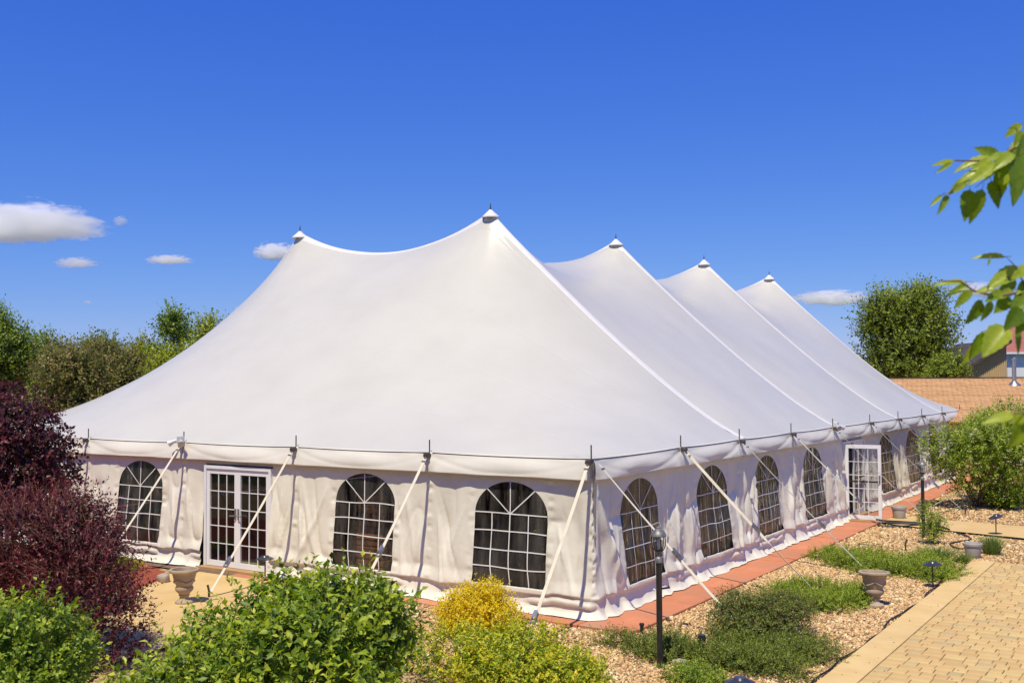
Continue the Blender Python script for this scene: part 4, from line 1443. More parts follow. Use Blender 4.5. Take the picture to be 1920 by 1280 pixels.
# small plants in the mulch
shrub('mulch_perennial', 'small lime green perennial growing in the red mulch', 'plant', (-9.3, -1.25, 0.03),
      lumps((0, 0, 0.07), (0.5, 0.3, 0.09), 7, 18, 0.42), LM['lime'], 420, 0.12, 7, 0.06, 0.4, 121, 0.006, 6, 'twig_green', shell=(0.4, 1.1))
# --- small upright plant by the far lamp post
shrub('young_shrub', 'thin upright young shrub beside the far lamp post', 'shrub', (2.66, 10.05, -0.02),
      [(0, 0, 0.25, 0.2, 0.2, 0.2), (-0.1, 0, 0.55, 0.17, 0.17, 0.18), (0.12, 0.1, 0.42, 0.15, 0.15, 0.2), (-0.12, 0, 0.78, 0.1, 0.1, 0.12)],
      LM['hedge'], 330, 0.12, 7, 0.05, 0.5, 131, 0.008, 8, 'twig_green', upw=0.8, shell=(0.3, 1.15), tint_bias=0.1)


# --- ornamental grasses
def grass_tuft(label, base, rad, hgt, n, seed):
    r_ = np.random.default_rng(seed)
    t = empty('ornamental_grass', base); tag(t, label, 'grass', 'grass tufts by the patio')
    a = r_.uniform(0, 6.28, n); q = r_.uniform(0, 1, n) ** 0.6
    P = np.stack([np.cos(a) * q * rad * 0.45, np.sin(a) * q * rad * 0.45, np.full(n, -0.02)], 1)
    out = np.stack([np.cos(a), np.sin(a), 0 * a], 1)
    h_ = hgt * r_.uniform(0.5, 1.1, n); ln = rad * r_.uniform(0.1, 0.9, n) * (0.3 + q)
    sd = np.stack([-np.sin(a), np.cos(a), 0 * a], 1) + r_.normal(0, 0.4, (n, 3)); sd = unit(sd)
    rows = []
    for s, w in ((0, 1.0), (0.4, 0.9), (0.75, 0.6), (1.0, 0.05)):
        c = P + out * (ln * s ** 1.8)[:, None]; c[:, 2] += h_ * (s - 0.28 * s ** 3)
        for g_ in (-1, 1):
            rows.append(c + sd * (0.0035 * w * g_))
    V = np.stack(rows, 1).reshape(-1, 3)
    F = (np.array([(0, 1, 3, 2), (2, 3, 5, 4), (4, 5, 7, 6)])[None] + 8 * np.arange(n)[:, None, None]).reshape(-1, 4)
    o = quick('blades', V, F, LM['grass'], t, True, np.repeat(r_.uniform(0.1, 1, n), 3))
    o['kind'] = 'stuff'


grass_tuft('wide dark grass tuft behind the solar path light', (3.18, 8.02, -0.02), 0.42, 0.42, 900, 5)
grass_tuft('small grass tuft to the right of the wide one', (3.62, 8.0, -0.02), 0.26, 0.30, 420, 6)
grass_tuft('tall grass tuft behind the plain grey pot', (3.95, 9.35, -0.02), 0.33, 0.55, 700, 7)


# --- viburnums at the right, with flat white flower heads
def viburnum(label, base, lobes, twigs, seed, flowers):
    t = shrub('viburnum_shrub', label, 'shrub', base, lobes, LM['vib'], twigs, 0.26, 9, 0.085, 0.55, seed, 0.025, 16, 'twig_red', group='flowering shrubs at the right', upw=0.55, shell=(0.55, 1.08))
    r_ = np.random.default_rng(seed + 3)
    P, O, rad = sample_lobes(lobes, flowers * 3, (0.98, 1.12), r_)
    k = O[:, 2] > -0.1
    P = P[k][:flowers]
    n = len(P)
    # each head: a few small petals
    LP = np.repeat(P, 7, 0) + r_.normal(0, 0.028, (n * 7, 3)) * np.array([1, 1, 0.35])
    a = r_.uniform(0, 6.28, len(LP))
    D = np.stack([np.cos(a), np.sin(a), r_.uniform(0, 0.4, len(LP))], 1)
    V, F = leaves_mesh(LP, unit(D), np.tile([0, 0, 1.0], (len(LP), 1)), np.full(len(LP), 0.055), np.full(len(LP), 0.05), 0.1, 0.0)
    o = quick('blossoms', V, F, LM['flower'], t, True, np.repeat(r_.uniform(0, 1, len(LP)), 4))
    o['kind'] = 'stuff'


viburnum('broad green shrub with white flower heads beside the far lamp post', (2.35, 17.6, -0.02),
         lumps((0.1, 0, 1.25), (1.45, 1.35, 1.15), 16, 21, 0.40) + [(-0.85, -0.4, 1.6, 0.6, 0.6, 0.55), (0.9, -0.5, 1.3, 0.7, 0.6, 0.75)], 2700, 141, 420)
vb = at(1905, 850, 30.5); vb[2] = -0.02
viburnum('flowering green shrub at the right edge behind the broad one', vb,
         lumps((0, 0, 1.4), (1.5, 1.5, 1.35), 14, 22, 0.42) + [(-1.0, 0.2, 1.9, 0.6, 0.7, 0.6)], 2200, 151, 300)
vb = at(1885, 905, 28.6); vb[2] = -0.02
viburnum('low white flowered shrub at the right edge under the others', vb, lumps((0, 0, 0.30), (0.55, 0.5, 0.3), 8, 23, 0.42), 420, 161, 60)


# ================================================================== background trees
def tree(name, label, px, pytop, pybot, d, wpx, mat, seed, n_l=14, twigs=1500, leaf=0.16, shape='round', group=None, per=8, k=0.36):
    top = at(px, pytop, d); base = at(px, 714, d); base[2] = -0.06
    Ht = top[2] + 0.06
    W = wpx / FPX * d / 2
    zb = max(0.6, at(px, pybot, d)[2] + 0.06)
    c = (0, 0, (Ht + zb) / 2); r = (W, W, (Ht - zb) / 2)
    r_ = np.random.default_rng(seed)
    L = []
    for i in range(n_l):
        u = r_.uniform(0.02, 0.97)
        if shape == 'round':
            pr = math.sqrt(max(0.03, 1 - (2 * u - 1) ** 2))
        elif shape == 'oval':
            pr = (max(0.02, math.sin(math.pi * u ** 0.8))) ** 0.7
        else:
            pr = 0.95 * (1 - u) ** 0.6 + 0.12
        a = r_.uniform(0, 6.28); q = r_.uniform(0.35, 0.75)
        s = W * k * r_.uniform(0.75, 1.3) * (0.55 + 0.5 * pr)
        L.append((math.cos(a) * pr * W * q, math.sin(a) * pr * W * q, zb + (Ht - zb) * u * 0.9, s, s, s * r_.uniform(0.8, 1.25)))
    t = empty(name, base)
    tag(t, label, 'tree', group)
    (V, F, ti), (tv, tf), P = foliage(L, twigs, 0.55 * W / 2.2 + 0.25, per, leaf, 0.62, seed, shell=(0.45, 1.15), upw=0.6, jitter=0.5, nrm_up=0.35, nrm_out=1.1)
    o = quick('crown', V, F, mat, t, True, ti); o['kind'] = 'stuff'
    tw = quick('twigs', tv, tf, M['bark'], t, True); tw['kind'] = 'stuff'
    b = MB()
    b.tube([(0, 0, -0.1), (0.02, 0.02, zb * 0.6), (0.05, 0.0, zb + (Ht - zb) * 0.35), (0.0, 0.05, zb + (Ht - zb) * 0.75)],
           [0.028 * Ht, 0.022 * Ht, 0.014 * Ht, 0.004 * Ht], 10)
    b.build('trunk', M['bark'], t)
    b = MB()
    for l in L[:12]:
        z0 = max(zb * 0.7, l[2] * 0.6)
        b.tube([(0.03, 0, z0), (l[0] * 0.5, l[1] * 0.5, (z0 + l[2]) / 2), l[:3]], [0.010 * Ht, 0.007 * Ht, 0.003 * Ht], 6)
    b.build('limbs', M['bark'], t)
    return t


GB = 'trees beyond the tent on the left'
tree('pear_tree', 'tall dark green tree at the far left edge', -15, 572, 760, 34, 150, LM['tree_a'], 201, 28, 2295, 0.13, 'oval', GB, 8, 0.30)
tree('pear_tree', 'mid green tree top just right of the far left tree', 75, 632, 790, 38, 150, LM['tree_a'], 202, 26, 1890, 0.13, 'round', GB, 8, 0.30)
tree('crabapple_tree', 'bronze green tree low behind the dark red maple', 135, 650, 830, 31, 150, LM['tree_c'], 203, 28, 2160, 0.115, 'round', GB, 8, 0.30)
tree('crabapple_tree', 'bronze tinged tree with reddish leaves left of the pear', 205, 645, 820, 33, 150, LM['tree_c'], 204, 28, 2295, 0.115, 'round', GB, 8, 0.30)
tree('pear_tree', 'dark green tree behind the bronze tinged ones', 190, 636, 780, 42, 110, LM['tree_a'], 205, 26, 1620, 0.14, 'round', GB, 8, 0.30)
tree('pear_tree', 'light green tree low beside the tall pear tree', 262, 636, 800, 37, 110, LM['tree_b'], 206, 26, 1890, 0.12, 'round', GB, 8, 0.30)
tree('pear_tree', 'tall pear tree with upright top behind the tent roof', 335, 562, 800, 35, 110, LM['tree_a'], 207, 30, 2565, 0.12, 'oval', GB, 8, 0.30)
tree('pear_tree', 'yellow-green pear tree next to the tent roof slope', 400, 588, 800, 34, 110, LM['tree_b'], 208, 30, 2295, 0.12, 'oval', GB, 8, 0.30)
tree('pear_tree', 'yellow-green bushy tree between the two pear trees', 352, 650, 810, 31, 150, LM['tree_b'], 209, 26, 2025, 0.115, 'round', GB, 8, 0.30)
tree('linden_tree', 'large round green tree behind the brown roof', 1706, 532, 745, 55, 194, LM['tree_d'], 221, 60, 6000, 0.19, 'round', None, 8, 0.24)
tree('small_leafy_tree', 'small green tree below the linden beside the tan building', 1775, 655, 740, 50, 70, LM['tree_d'], 222, 10, 700, 0.15, 'round')


# ================================================================== street furniture
def lamp_post(loc, label, rung=True):
    t = empty('lamp_post', loc); tag(t, label, 'lamp post', 'black garden lamp posts')
    b = MB()
    b.tube([(0, 0, -0.05), (0, 0, 1.27)], 0.037, 18)
    b.build('post', M['black'], t)
    b = MB()
    b.lathe([(0.039, 1.27), (0.047, 1.275), (0.047, 1.325), (0.040, 1.335), (0.022, 1.35), (0.020, 1.385), (0.038, 1.40), (0.050, 1.415)], 18)
    b.build('collar', M['lamp_cap'], t)
    if rung:
        MB().tube([(0.04, 0, 0.96), (0.12, 0, 0.98), (0.135, 0, 0.99)], [0.012, 0.012, 0.020], 8).build('ladder_rest', M['black'], t)
        MB().tube([(-0.045, -0.02, 0.94), (-0.065, -0.03, 0.94)], 0.016, 8).build('sensor', M['flood'], t)
    lan = MB()
    lan.lathe([(0.054, 1.415), (0.058, 1.43), (0.046, 1.435)], 18)
    for k in range(6):
        a = k * math.pi / 3 + 0.2
        pts = []
        for z, r in ((1.425, 0.054), (1.46, 0.078), (1.51, 0.088), (1.56, 0.086), (1.60, 0.080)):
            pts.append((math.cos(a) * r, math.sin(a) * r, z))
        lan.tube(pts, 0.006, 6)
    cage = lan.build('lantern_cage', M['black'], t)
    gl = MB().lathe([(0.046, 1.425), (0.070, 1.46), (0.079, 1.51), (0.077, 1.56), (0.070, 1.598)], 18)
    gl.build('lantern_glass', M['lamp_glass'], cage)
    MB().lathe([(0.016, 1.43), (0.018, 1.47), (0.026, 1.50), (0.022, 1.54), (0.008, 1.56)], 10).build('bulb', M['print'], cage)
    cap = MB().lathe([(0.092, 1.592), (0.098, 1.60), (0.092, 1.625), (0.070, 1.66), (0.042, 1.682), (0.028, 1.69), (0.030, 1.705), (0.014, 1.715), (0.018, 1.735), (0.006, 1.76), (0.002, 1.785)], 20)
    cap.build('lantern_cap', M['lamp_cap'], t)


lamp_post((1.94, -1.83, 0.0), 'black lantern lamp post at the near tent corner')
lamp_post((2.31, 10.9, 0.0), 'black lantern lamp post beyond the open side door', False)


def urn(loc, label, tilt=0.0):
    t = empty('stone_urn', loc); t.rotation_euler = (tilt, 0, 0.3); tag(t, label, 'urn', 'classical stone urns')
    fl_ = lambda z, a: (0.05 * abs(math.sin(a * 10)) - 0.02) if 0.19 < z < 0.27 else 0
    prof = [(0.125, -0.02), (0.145, 0.0), (0.145, 0.025), (0.12, 0.045), (0.085, 0.06), (0.070, 0.085), (0.072, 0.11), (0.088, 0.125), (0.080, 0.14), (0.10, 0.165),
            (0.128, 0.195), (0.140, 0.225), (0.132, 0.255), (0.118, 0.262), (0.124, 0.275), (0.145, 0.32), (0.165, 0.38), (0.180, 0.44), (0.190, 0.470), (0.198, 0.478), (0.225, 0.485), (0.238, 0.500), (0.238, 0.520), (0.226, 0.534), (0.205, 0.537), (0.190, 0.530), (0.183, 0.50), (0.175, 0.455)]
    MB().lathe(prof, 48, (0, 0, 0), fl_).build('bowl', M['urn'], t)
    # swag relief round the belly
    s = MB()
    for k in range(4):
        pts = []
        for q in np.linspace(0, 1, 9):
            a = k * math.pi / 2 + q * math.pi / 2
            z = 0.385 - 0.055 * math.sin(q * math.pi)
            r = 0.145 + (z - 0.32) / 0.06 * 0.02 + 0.004
            pts.append((math.cos(a) * r, math.sin(a) * r, z))
        s.tube(pts, [0.006, 0.010, 0.013, 0.015, 0.016, 0.015, 0.013, 0.010, 0.006], 6)
    s.build('swag_relief', M['urn'], t)
    MB().lathe([(0.0005, 0.455), (0.172, 0.458), (0.172, 0.462), (0.0005, 0.468)], 24).build('soil', M['soil'], t)


urn((-6.01, -2.49, 0.03), 'stone urn planter on the tan path before the front door')
urn((3.24, 3.15, -0.005), 'stone urn planter tilted slightly in the gravel by the patio', R(-3))


def pot(loc, label, s=1.0):
    t = empty('plain_pot', loc); t.scale = (s, s, s); tag(t, label, 'pot', 'plain grey plant pots')
    prof = [(0.125, 0.0), (0.135, 0.015), (0.155, 0.16), (0.163, 0.225), (0.178, 0.228), (0.182, 0.24), (0.182, 0.278), (0.175, 0.285), (0.162, 0.283), (0.155, 0.24)]
    MB().lathe(prof, 36).build('pot_body', M['pot'], t)
    MB().lathe([(0.0005, 0.228), (0.156, 0.23), (0.156, 0.234), (0.0005, 0.24)], 20).build('soil', M['soil'], t)


pot((1.10, 13.85, 0.028), 'plain grey pot on the red border past the open door', 1.05)
pot((3.70, 8.72, 0.0), 'plain grey pot at the corner of the paved patio')


def solar(loc, rz, tilt, label, s=1.0):
    t = empty('path_light', loc, rz); t.scale = (s, s, s); tag(t, label, 'path light', 'black solar path lights')
    MB().tube([(0, 0, -0.05), (0, 0, 0.36)], 0.012, 10).build('stem', M['black'], t)
    d = math.tan(tilt)
    h = MB()
    def sq(r0, z0, r1, z1, n=20):
        V = []
        for r, z in ((r0, z0), (r1, z1)):
            for k in range(n):
                a = 2 * math.pi * k / n
                V.append((math.cos(a) * r, math.sin(a) * r, z + math.cos(a) * r * d))
        F = [(k, (k + 1) % n, n + (k + 1) % n, n + k) for k in range(n)]
        F += [tuple(range(n - 1, -1, -1)), tuple(range(n, 2 * n))]
        h.add(V, F)
    sq(0.150, 0.378, 0.155, 0.388); sq(0.155, 0.388, 0.085, 0.418)
    h.build('shade', M['navy'], t)
    h = MB(); sq(0.075, 0.4185, 0.06, 0.440)
    h.build('solar_cell', M['navy'], t)
    MB().lathe([(0.014, 0.34), (0.032, 0.352), (0.034, 0.377)], 14).build('lamp_globe', M['lamp_glass'], t)


solar((3.69, 5.13, 0.0), 0.4, 0.03, 'black mushroom path light between the urn and the patio edge')
solar((3.61, 12.06, 0.03), R(35), R(17), 'black path light with tilted head beside the far walkway')
q_ = at(1388, 1272, 1.0) - CAM; sb = CAM + q_ * ((0.42 - CAM[2]) / q_[2]); sb[2] = 0.0
solar(sb, 0.2, 0.0, 'black path light with only its head showing at the bottom edge')
sb = at(497, 1090, 18.6); sb[2] = 0.03
solar(sb, 0.2, 0.0, 'black path light before the front double door')

# dark up-light in the juniper, short pipe stub, junction post
t = empty('up_light', (2.19, -1.15, 0.0)); tag(t, 'small black upright spot light standing in the dark juniper', 'light')
MB().tube([(0, 0, -0.05), (0, 0, 0.10)], 0.012, 8).build('spike', M['black'], t)
MB().tube([(0, 0, 0.09), (0.005, 0, 0.14), (0.012, 0.0, 0.27), (0.013, 0, 0.29)], [0.03, 0.045, 0.048, 0.044], 14).build('lamp_head', M['black'], t)
MB().tube([(0.013, 0, 0.285), (0.013, 0, 0.292)], 0.038, 14).build('lens', M['navy'], t)
t = empty('pipe_stub', (0.97, -0.36, 0.0)); tag(t, 'short black capped pipe stub at the red slab corner', 'pipe')
MB().lathe([(0.026, -0.05), (0.026, 0.105)], 14).build('pipe', M['black'], t)
MB().lathe([(0.034, 0.105), (0.036, 0.11), (0.036, 0.13), (0.030, 0.138)], 14).build('cap', M['black'], t)
t = empty('junction_post', (1.22, 15.5, 0.0)); tag(t, 'small tan wooden post with outlet box past the grey pot', 'post')
MB().box(-0.04, -0.03, -0.05, 0.04, 0.03, 0.20).build('stake_board', M['wood'], t, False)
MB().box(-0.055, -0.075, 0.08, 0.055, -0.031, 0.24, 0.008).build('outlet_box', M['lamp_cap'], t, False)


# ---- stones
def stone(loc, s, mat, label, seed):
    r_ = np.random.default_rng(seed)
    V = []
    n, m = 9, 14
    for i in range(n):
        th = math.pi * i / (n - 1)
        for k in range(m):
            a = 2 * math.pi * k / m
            q = 1 + 0.16 * math.sin(2 * a + seed) + 0.10 * math.sin(3 * th + a)
            e = lambda c: math.copysign(abs(c) ** 0.6, c)
            V.append((s[0] * q * e(math.sin(th)) * e(math.cos(a)), s[1] * q * e(math.sin(th)) * e(math.sin(a)), s[2] * e(math.cos(th)) + s[2]))
    F = [(i * m + k, i * m + (k + 1) % m, (i + 1) * m + (k + 1) % m, (i + 1) * m + k) for i in range(n - 1) for k in range(m)]
    o = quick('stone', V, F, mat, None); o.location = [float(c) for c in loc]
    tag(o, label, 'stone')


stone((-7.75, -1.50, 0.02), (0.13, 0.10, 0.075), M['rock'], 'square grey stone at the mulch edge near the front urn', 3)
stone((1.12, 7.25, -0.02), (0.055, 0.05, 0.035), M['white_rock'], 'white stone on the gravel beside the red border', 5)
stone((2.12, -1.62, -0.02), (0.09, 0.07, 0.05), M['rock'], 'flat pale stone half hidden in the juniper by the lamp post', 8)

# ---- hoses and cable at the open door
def cable(pts, r, mat, label, name='hose'):
    P = [Vector(p) for p in pts]
    out = []
    for i in range(len(P) - 1):
        p0, p1, p2, p3 = P[max(i - 1, 0)], P[i], P[i + 1], P[min(i + 2, len(P) - 1)]
        for k in range(8):
            u = k / 8
            out.append(0.5 * ((2 * p1) + (p2 - p0) * u + (2 * p0 - 5 * p1 + 4 * p2 - p3) * u * u + (3 * p1 - p0 - 3 * p2 + p3) * u ** 3))
    out.append(P[-1])
    tag(MB().tube(out, r, 8).build(name, M[mat]), label, 'hose')


cable([(0.55, 13.2, 0.09), (0.95, 12.75, 0.085), (1.4, 13.0, 0.055), (1.9, 12.9, 0.05), (1.5, 12.35, 0.03), (1.05, 12.2, 0.03), (1.0, 12.45, 0.06), (1.5, 12.75, 0.055),
       (2.2, 12.7, 0.055), (2.6, 12.2, 0.05)], 0.022, 'hose', 'black hose coiled on the ground at the open side door')
cable([(2.75, 11.9, 0.03), (3.1, 11.5, 0.03), (3.25, 11.0, 0.025), (3.0, 10.2, 0.025), (3.3, 9.6, 0.025), (3.6, 9.9, 0.025), (3.8, 9.8, 0.025)], 0.016, 'hose', 'thin black hose looping towards the corner pot')
cable([(1.35, 15.6, 0.05), (1.8, 15.9, 0.35), (2.05, 16.4, 0.45), (2.0, 17.0, 0.1), (1.8, 16.2, 0.02), (1.6, 15.0, 0.02)], 0.014, 'hose_green', 'pale green hose hanging by the flowering shrub')

# ---- stray wooden board under the open door
o = MB().box(0.05, 12.66, 0.028, 0.98, 12.76, 0.066, 0.006).build('door_board', M['wood'], None, False)
tag(o, 'pale wooden board lying under the open door leaf', 'board')


# ================================================================== background buildings
M['shingle'] = mat_noise('brown_shingle', [(0.25, (0.43, 0.24, 0.10)), (0.5, (0.52, 0.30, 0.135)), (0.75, (0.60, 0.36, 0.17))], 2.2, 0.9, 30, 0.3, 0.01, (0.6, 4, 4), rndobj=0.10)
M['tan_siding'] = mat_noise('tan_siding', [(0.3, (0.50, 0.355, 0.17)), (0.7, (0.55, 0.39, 0.195))], 1.5, 0.6)
M['white_siding'] = mat_noise('white_siding', [(0.3, (0.70, 0.71, 0.73)), (0.7, (0.78, 0.79, 0.80))], 1.5, 0.6)
M['red_roof'] = mat_noise('red_metal_roof', [(0.3, (0.30, 0.095, 0.08)), (0.7, (0.38, 0.13, 0.105))], 1.5, 0.5)
M['dark_roof'] = mat_noise('dark_roof_edge', [(0.3, (0.04, 0.03, 0.025)), (0.7, (0.08, 0.065, 0.05))], 3, 0.8)
M['brown_siding'] = mat_noise('brown_log_siding', [(0.3, (0.30, 0.15, 0.07)), (0.7, (0.48, 0.26, 0.13))], 2.0, 0.7, stretch=(1, 1, 6))
M['dark_glass'] = mat_noise('dark_window_glass', [(0.3, (0.02, 0.022, 0.025)), (0.7, (0.04, 0.042, 0.045))], 2, 0.06)

RZV = -YAW


def local_at(root, x, y, d):
    """photo pixel at a depth, in the local frame of a building root"""
    p = Vector(at(x, y, d)) - root.location
    return Matrix.Rotation(-RZV, 3, 'Z') @ p


br_o = at(1800, 720, 41); br_o[2] = -0.06
bld = empty('low_building', br_o, RZV)
tag(bld, 'low building with a wide brown shingled roof behind the tent', 'building')
rl = local_at(bld, 1640, 710, 45); rr = local_at(bld, 2350, 711, 45)
ez0 = 2.05; ey0 = -4.0
zr = rl.z; yr = rl.y
x0, x1 = rl.x - 6, rr.x + 8
MB().box(x0 + 0.4, ey0 + 0.5, 0, x1 - 0.4, 2 * yr - ey0 - 0.5, ez0 + 0.02).build('wall', M['tan_siding'], bld, False)
ncr = 30
sl = Vector((0, yr - ey0, zr - ez0)); Ls = sl.length; sl.normalize(); nn_ = Vector((0, -sl.z, sl.y))
roof_p = empty('roof'); roof_p.parent = bld
rb = MB()
rb.add([(x0, ey0, ez0 - 0.02), (x1, ey0, ez0 - 0.02), (x1, yr, zr - 0.02), (x0, yr, zr - 0.02), (x0, 2 * yr - ey0, ez0 - 0.02), (x1, 2 * yr - ey0, ez0 - 0.02)], [(0, 1, 2, 3), (3, 2, 5, 4)])
bpy.data.objects.remove(roof_p)
roof_p = rb.build('roof', M['shingle'], bld, False)
for k in range(ncr):
    a = Vector((0, ey0, ez0)) + sl * (Ls * k / ncr)
    b_ = a + sl * (Ls / ncr * 1.15)
    th = 0.020
    # ragged tab edge: many tabs with slightly different lower edge and lift
    nt_ = 150
    xs_ = np.linspace(x0, x1, nt_ + 1) + (k % 2) * (x1 - x0) / nt_ / 2
    V = []; F = []
    for i in range(nt_):
        jl = rng.uniform(-0.02, 0.02); jh = rng.uniform(0.6, 1.4)
        p0 = a + sl * jl + nn_ * th * jh; p1 = b_ + nn_ * 0.004; p2 = a + sl * jl
        n0 = len(V)
        for xx in (xs_[i], xs_[i + 1] - 0.01):
            V += [(xx, p0.y, p0.z), (xx, p1.y, p1.z), (xx, p2.y, p2.z)]
        F += [(n0, n0 + 3, n0 + 4, n0 + 1), (n0 + 2, n0 + 5, n0 + 3, n0)]
    quick('shingle_course', V, F, M['shingle'], roof_p, False)
MB().box(x0, yr - 0.12, zr, x1, yr + 0.12, zr + 0.05).build('ridge_cap', M['dark_roof'], roof_p, False)
vp = local_at(bld, 1902, 722, 43.5)
b = MB(); b.tube([(vp.x, vp.y, vp.z - 0.4), (vp.x, vp.y, vp.z + 1.02)], 0.085, 14); b.tube([(vp.x, vp.y, vp.z + 1.02), (vp.x, vp.y, vp.z + 1.10)], 0.11, 14)
b.lathe([(0.26, 0.0), (0.24, 0.06), (0.12, 0.16), (0.09, 0.2)], 16, (vp.x, vp.y, vp.z - 0.04))
b.build('vent_pipe', M['steel'], bld)

# tan gabled shed far behind
so_ = at(1845, 716, 64); so_[2] = -0.06
sh = empty('tan_shed', so_, RZV); tag(sh, 'tan vertical sided building with dark sloping roof edge behind the brown roof', 'building')
pa = local_at(sh, 1800, 700, 64); pb_ = local_at(sh, 1888, 646, 64)
depth = 7
V = [(pa.x, 0, 0), (pb_.x, 0, 0), (pb_.x, 0, pb_.z), (pa.x, 0, pa.z), (pa.x, depth, 0), (pb_.x, depth, 0), (pb_.x, depth, pb_.z), (pa.x, depth, pa.z)]
quick('wall', V, [(0, 1, 2, 3), (5, 4, 7, 6), (4, 0, 3, 7), (1, 5, 6, 2)], M['tan_siding'], sh, False)
nb = 26
for k in range(nb):
    xx = pa.x + (pb_.x - pa.x) * (k + 0.5) / nb
    zt = pa.z + (pb_.z - pa.z) * (k + 0.5) / nb - 0.05
    MB().box(xx - 0.025, -0.04, 0.05, xx + 0.025, -0.002, zt).build('batten', M['tan_siding'], sh, False)
V = []
for yy_ in (-0.42, depth + 0.4):
    V += [(pa.x - 0.6, yy_, pa.z - 0.32), (pb_.x + 0.15, yy_, pb_.z + 0.10), (pb_.x + 0.15, yy_, pb_.z + 0.30), (pa.x - 0.6, yy_, pa.z - 0.12)]
quick('roof', V, [(0, 1, 2, 3), (7, 6, 5, 4), (3, 2, 6, 7), (4, 5, 1, 0), (0, 3, 7, 4), (1, 5, 6, 2)], M['dark_roof'], sh, False)

# white building with red roof
wo = at(1930, 716, 72); wo[2] = -0.06
wh = empty('white_house', wo, RZV); tag(wh, 'white building with pale red metal roof at the right edge', 'building')
pa = local_at(wh, 1889, 660, 72); pb_ = local_at(wh, 2080, 660, 72); pt = local_at(wh, 1960, 600, 74)
MB().box(pa.x, 0, 0, pb_.x, 3, pa.z).build('wall', M['white_siding'], wh, False)
V = [(pa.x - 0.25, -0.35, pa.z + 0.003), (pb_.x, -0.35, pa.z + 0.003), (pb_.x, 1.5, pt.z), (pa.x + 1.2, 1.5, pt.z), (pa.x - 0.25, 3.3, pa.z + 0.003), (pb_.x, 3.3, pa.z + 0.003)]
rf = quick('roof', V, [(0, 1, 2, 3), (0, 3, 4), (3, 2, 5, 4)], M['red_roof'], wh, False)
for k in range(12):
    u = (k + 1) / 13
    xx = pa.x + 2.2 + (pb_.x - pa.x - 2.2) * u
    MB().tube([(xx, -0.35, pa.z + 0.02), (xx, 1.5, pt.z + 0.02)], 0.03, 5).build('roof_rib', M['red_roof'], rf)
MB().box(pa.x - 0.25, -0.42, pa.z - 0.14, pb_.x, -0.30, pa.z - 0.0).build('gutter', M['white_siding'], wh, False)
wl = local_at(wh, 1889, 672, 72)
MB().tube([(wl.x + 0.35, -0.1, wl.z - 0.2), (wl.x + 0.35, -0.25, wl.z + 0.05), (wl.x + 0.35, -0.25, wl.z - 0.3)], [0.05, 0.12, 0.06], 10).build('wall_lamp', M['flood'], wh)

# the brown building the photograph is taken from (mirrored in the window sheets)
hs = empty('lodge_building', (-14, -21.5, -0.06)); tag(hs, 'brown log sided lodge facing the tent, mirrored in the front windows', 'building')
MB().box(-26, -9, 0, 26, 0, 6.2).build('wall', M['brown_siding'], hs, False)
for k in range(24):
    MB().tube([(-26, 0.0, 0.13 + 0.255 * k), (26, 0.0, 0.13 + 0.255 * k)], 0.125, 8).build('log', M['brown_siding'], hs)
V = [(-27, 1.2, 6.0), (27, 1.2, 6.0), (27, -4.5, 8.6), (-27, -4.5, 8.6), (-27, -10, 6.0), (27, -10, 6.0)]
quick('roof', V, [(0, 1, 2, 3), (3, 2, 5, 4)], M['dark_roof'], hs, False)
for k in range(9):
    xx = -22 + k * 5.4
    for zz in (1.0, 3.9):
        w = MB().box(xx, 0.10, zz, xx + 1.5, 0.16, zz + 1.4).build('window', M['dark_glass'], hs, False)
        MB().box(xx - 0.08, 0.09, zz - 0.08, xx + 1.58, 0.15, zz - 0.002).build('sill', M['door_white'], w, False)

# ================================================================== birch twigs reaching in at the right
TR = at(2230, 700, 3.3)
bt = empty('birch_tree', (TR[0], TR[1], 0.0))
tag(bt, 'birch tree reaching leafy twigs into view at the right edge', 'tree')
off = np.array([TR[0], TR[1], 0.0])


def bp(x, y, d):
    return at(x, y, d) - off


MB().tube([(0, 0, -0.05), (0.02, 0, 1.2), (0.0, 0.03, 2.6), (0.03, 0, 4.2), (0.02, 0.02, 5.4)], [0.06, 0.055, 0.045, 0.03, 0.01], 12).build('trunk', M['bark'], bt)
DB = 2.95
for pts, r0 in (([(2230, 330, 3.3), (2050, 300, 3.05), (1915, 268, DB), (1872, 296, DB), (1830, 302, DB), (1790, 301, DB)], 0.006),
                ([(1872, 296, DB), (1838, 330, DB), (1812, 340, DB), (1770, 366, DB)], 0.0022),
                ([(1872, 296, DB), (1850, 335, DB), (1828, 352, DB)], 0.0022),
                ([(1915, 268, DB), (1905, 240, DB), (1890, 240, DB)], 0.0022),
                ([(2230, 560, 3.3), (2050, 560, 3.05), (1925, 545, DB), (1870, 556, DB), (1825, 545, DB), (1800, 527, DB), (1765, 527, DB)], 0.006),
                ([(1925, 545, DB), (1905, 500, DB), (1885, 480, DB)], 0.0022),
                ([(1915, 548, DB), (1898, 590, DB), (1884, 612, DB), (1840, 622, DB)], 0.003),
                ([(2230, 760, 3.0), (2020, 770, 2.4), (1925, 772, 2.1), (1900, 776, 2.1)], 0.004)):
    P_ = [bp(*p) for p in pts]
    MB().tube(P_, list(np.linspace(r0, r0 * 0.35, len(P_))), 7).build('branch', M['twig_red'], bt)


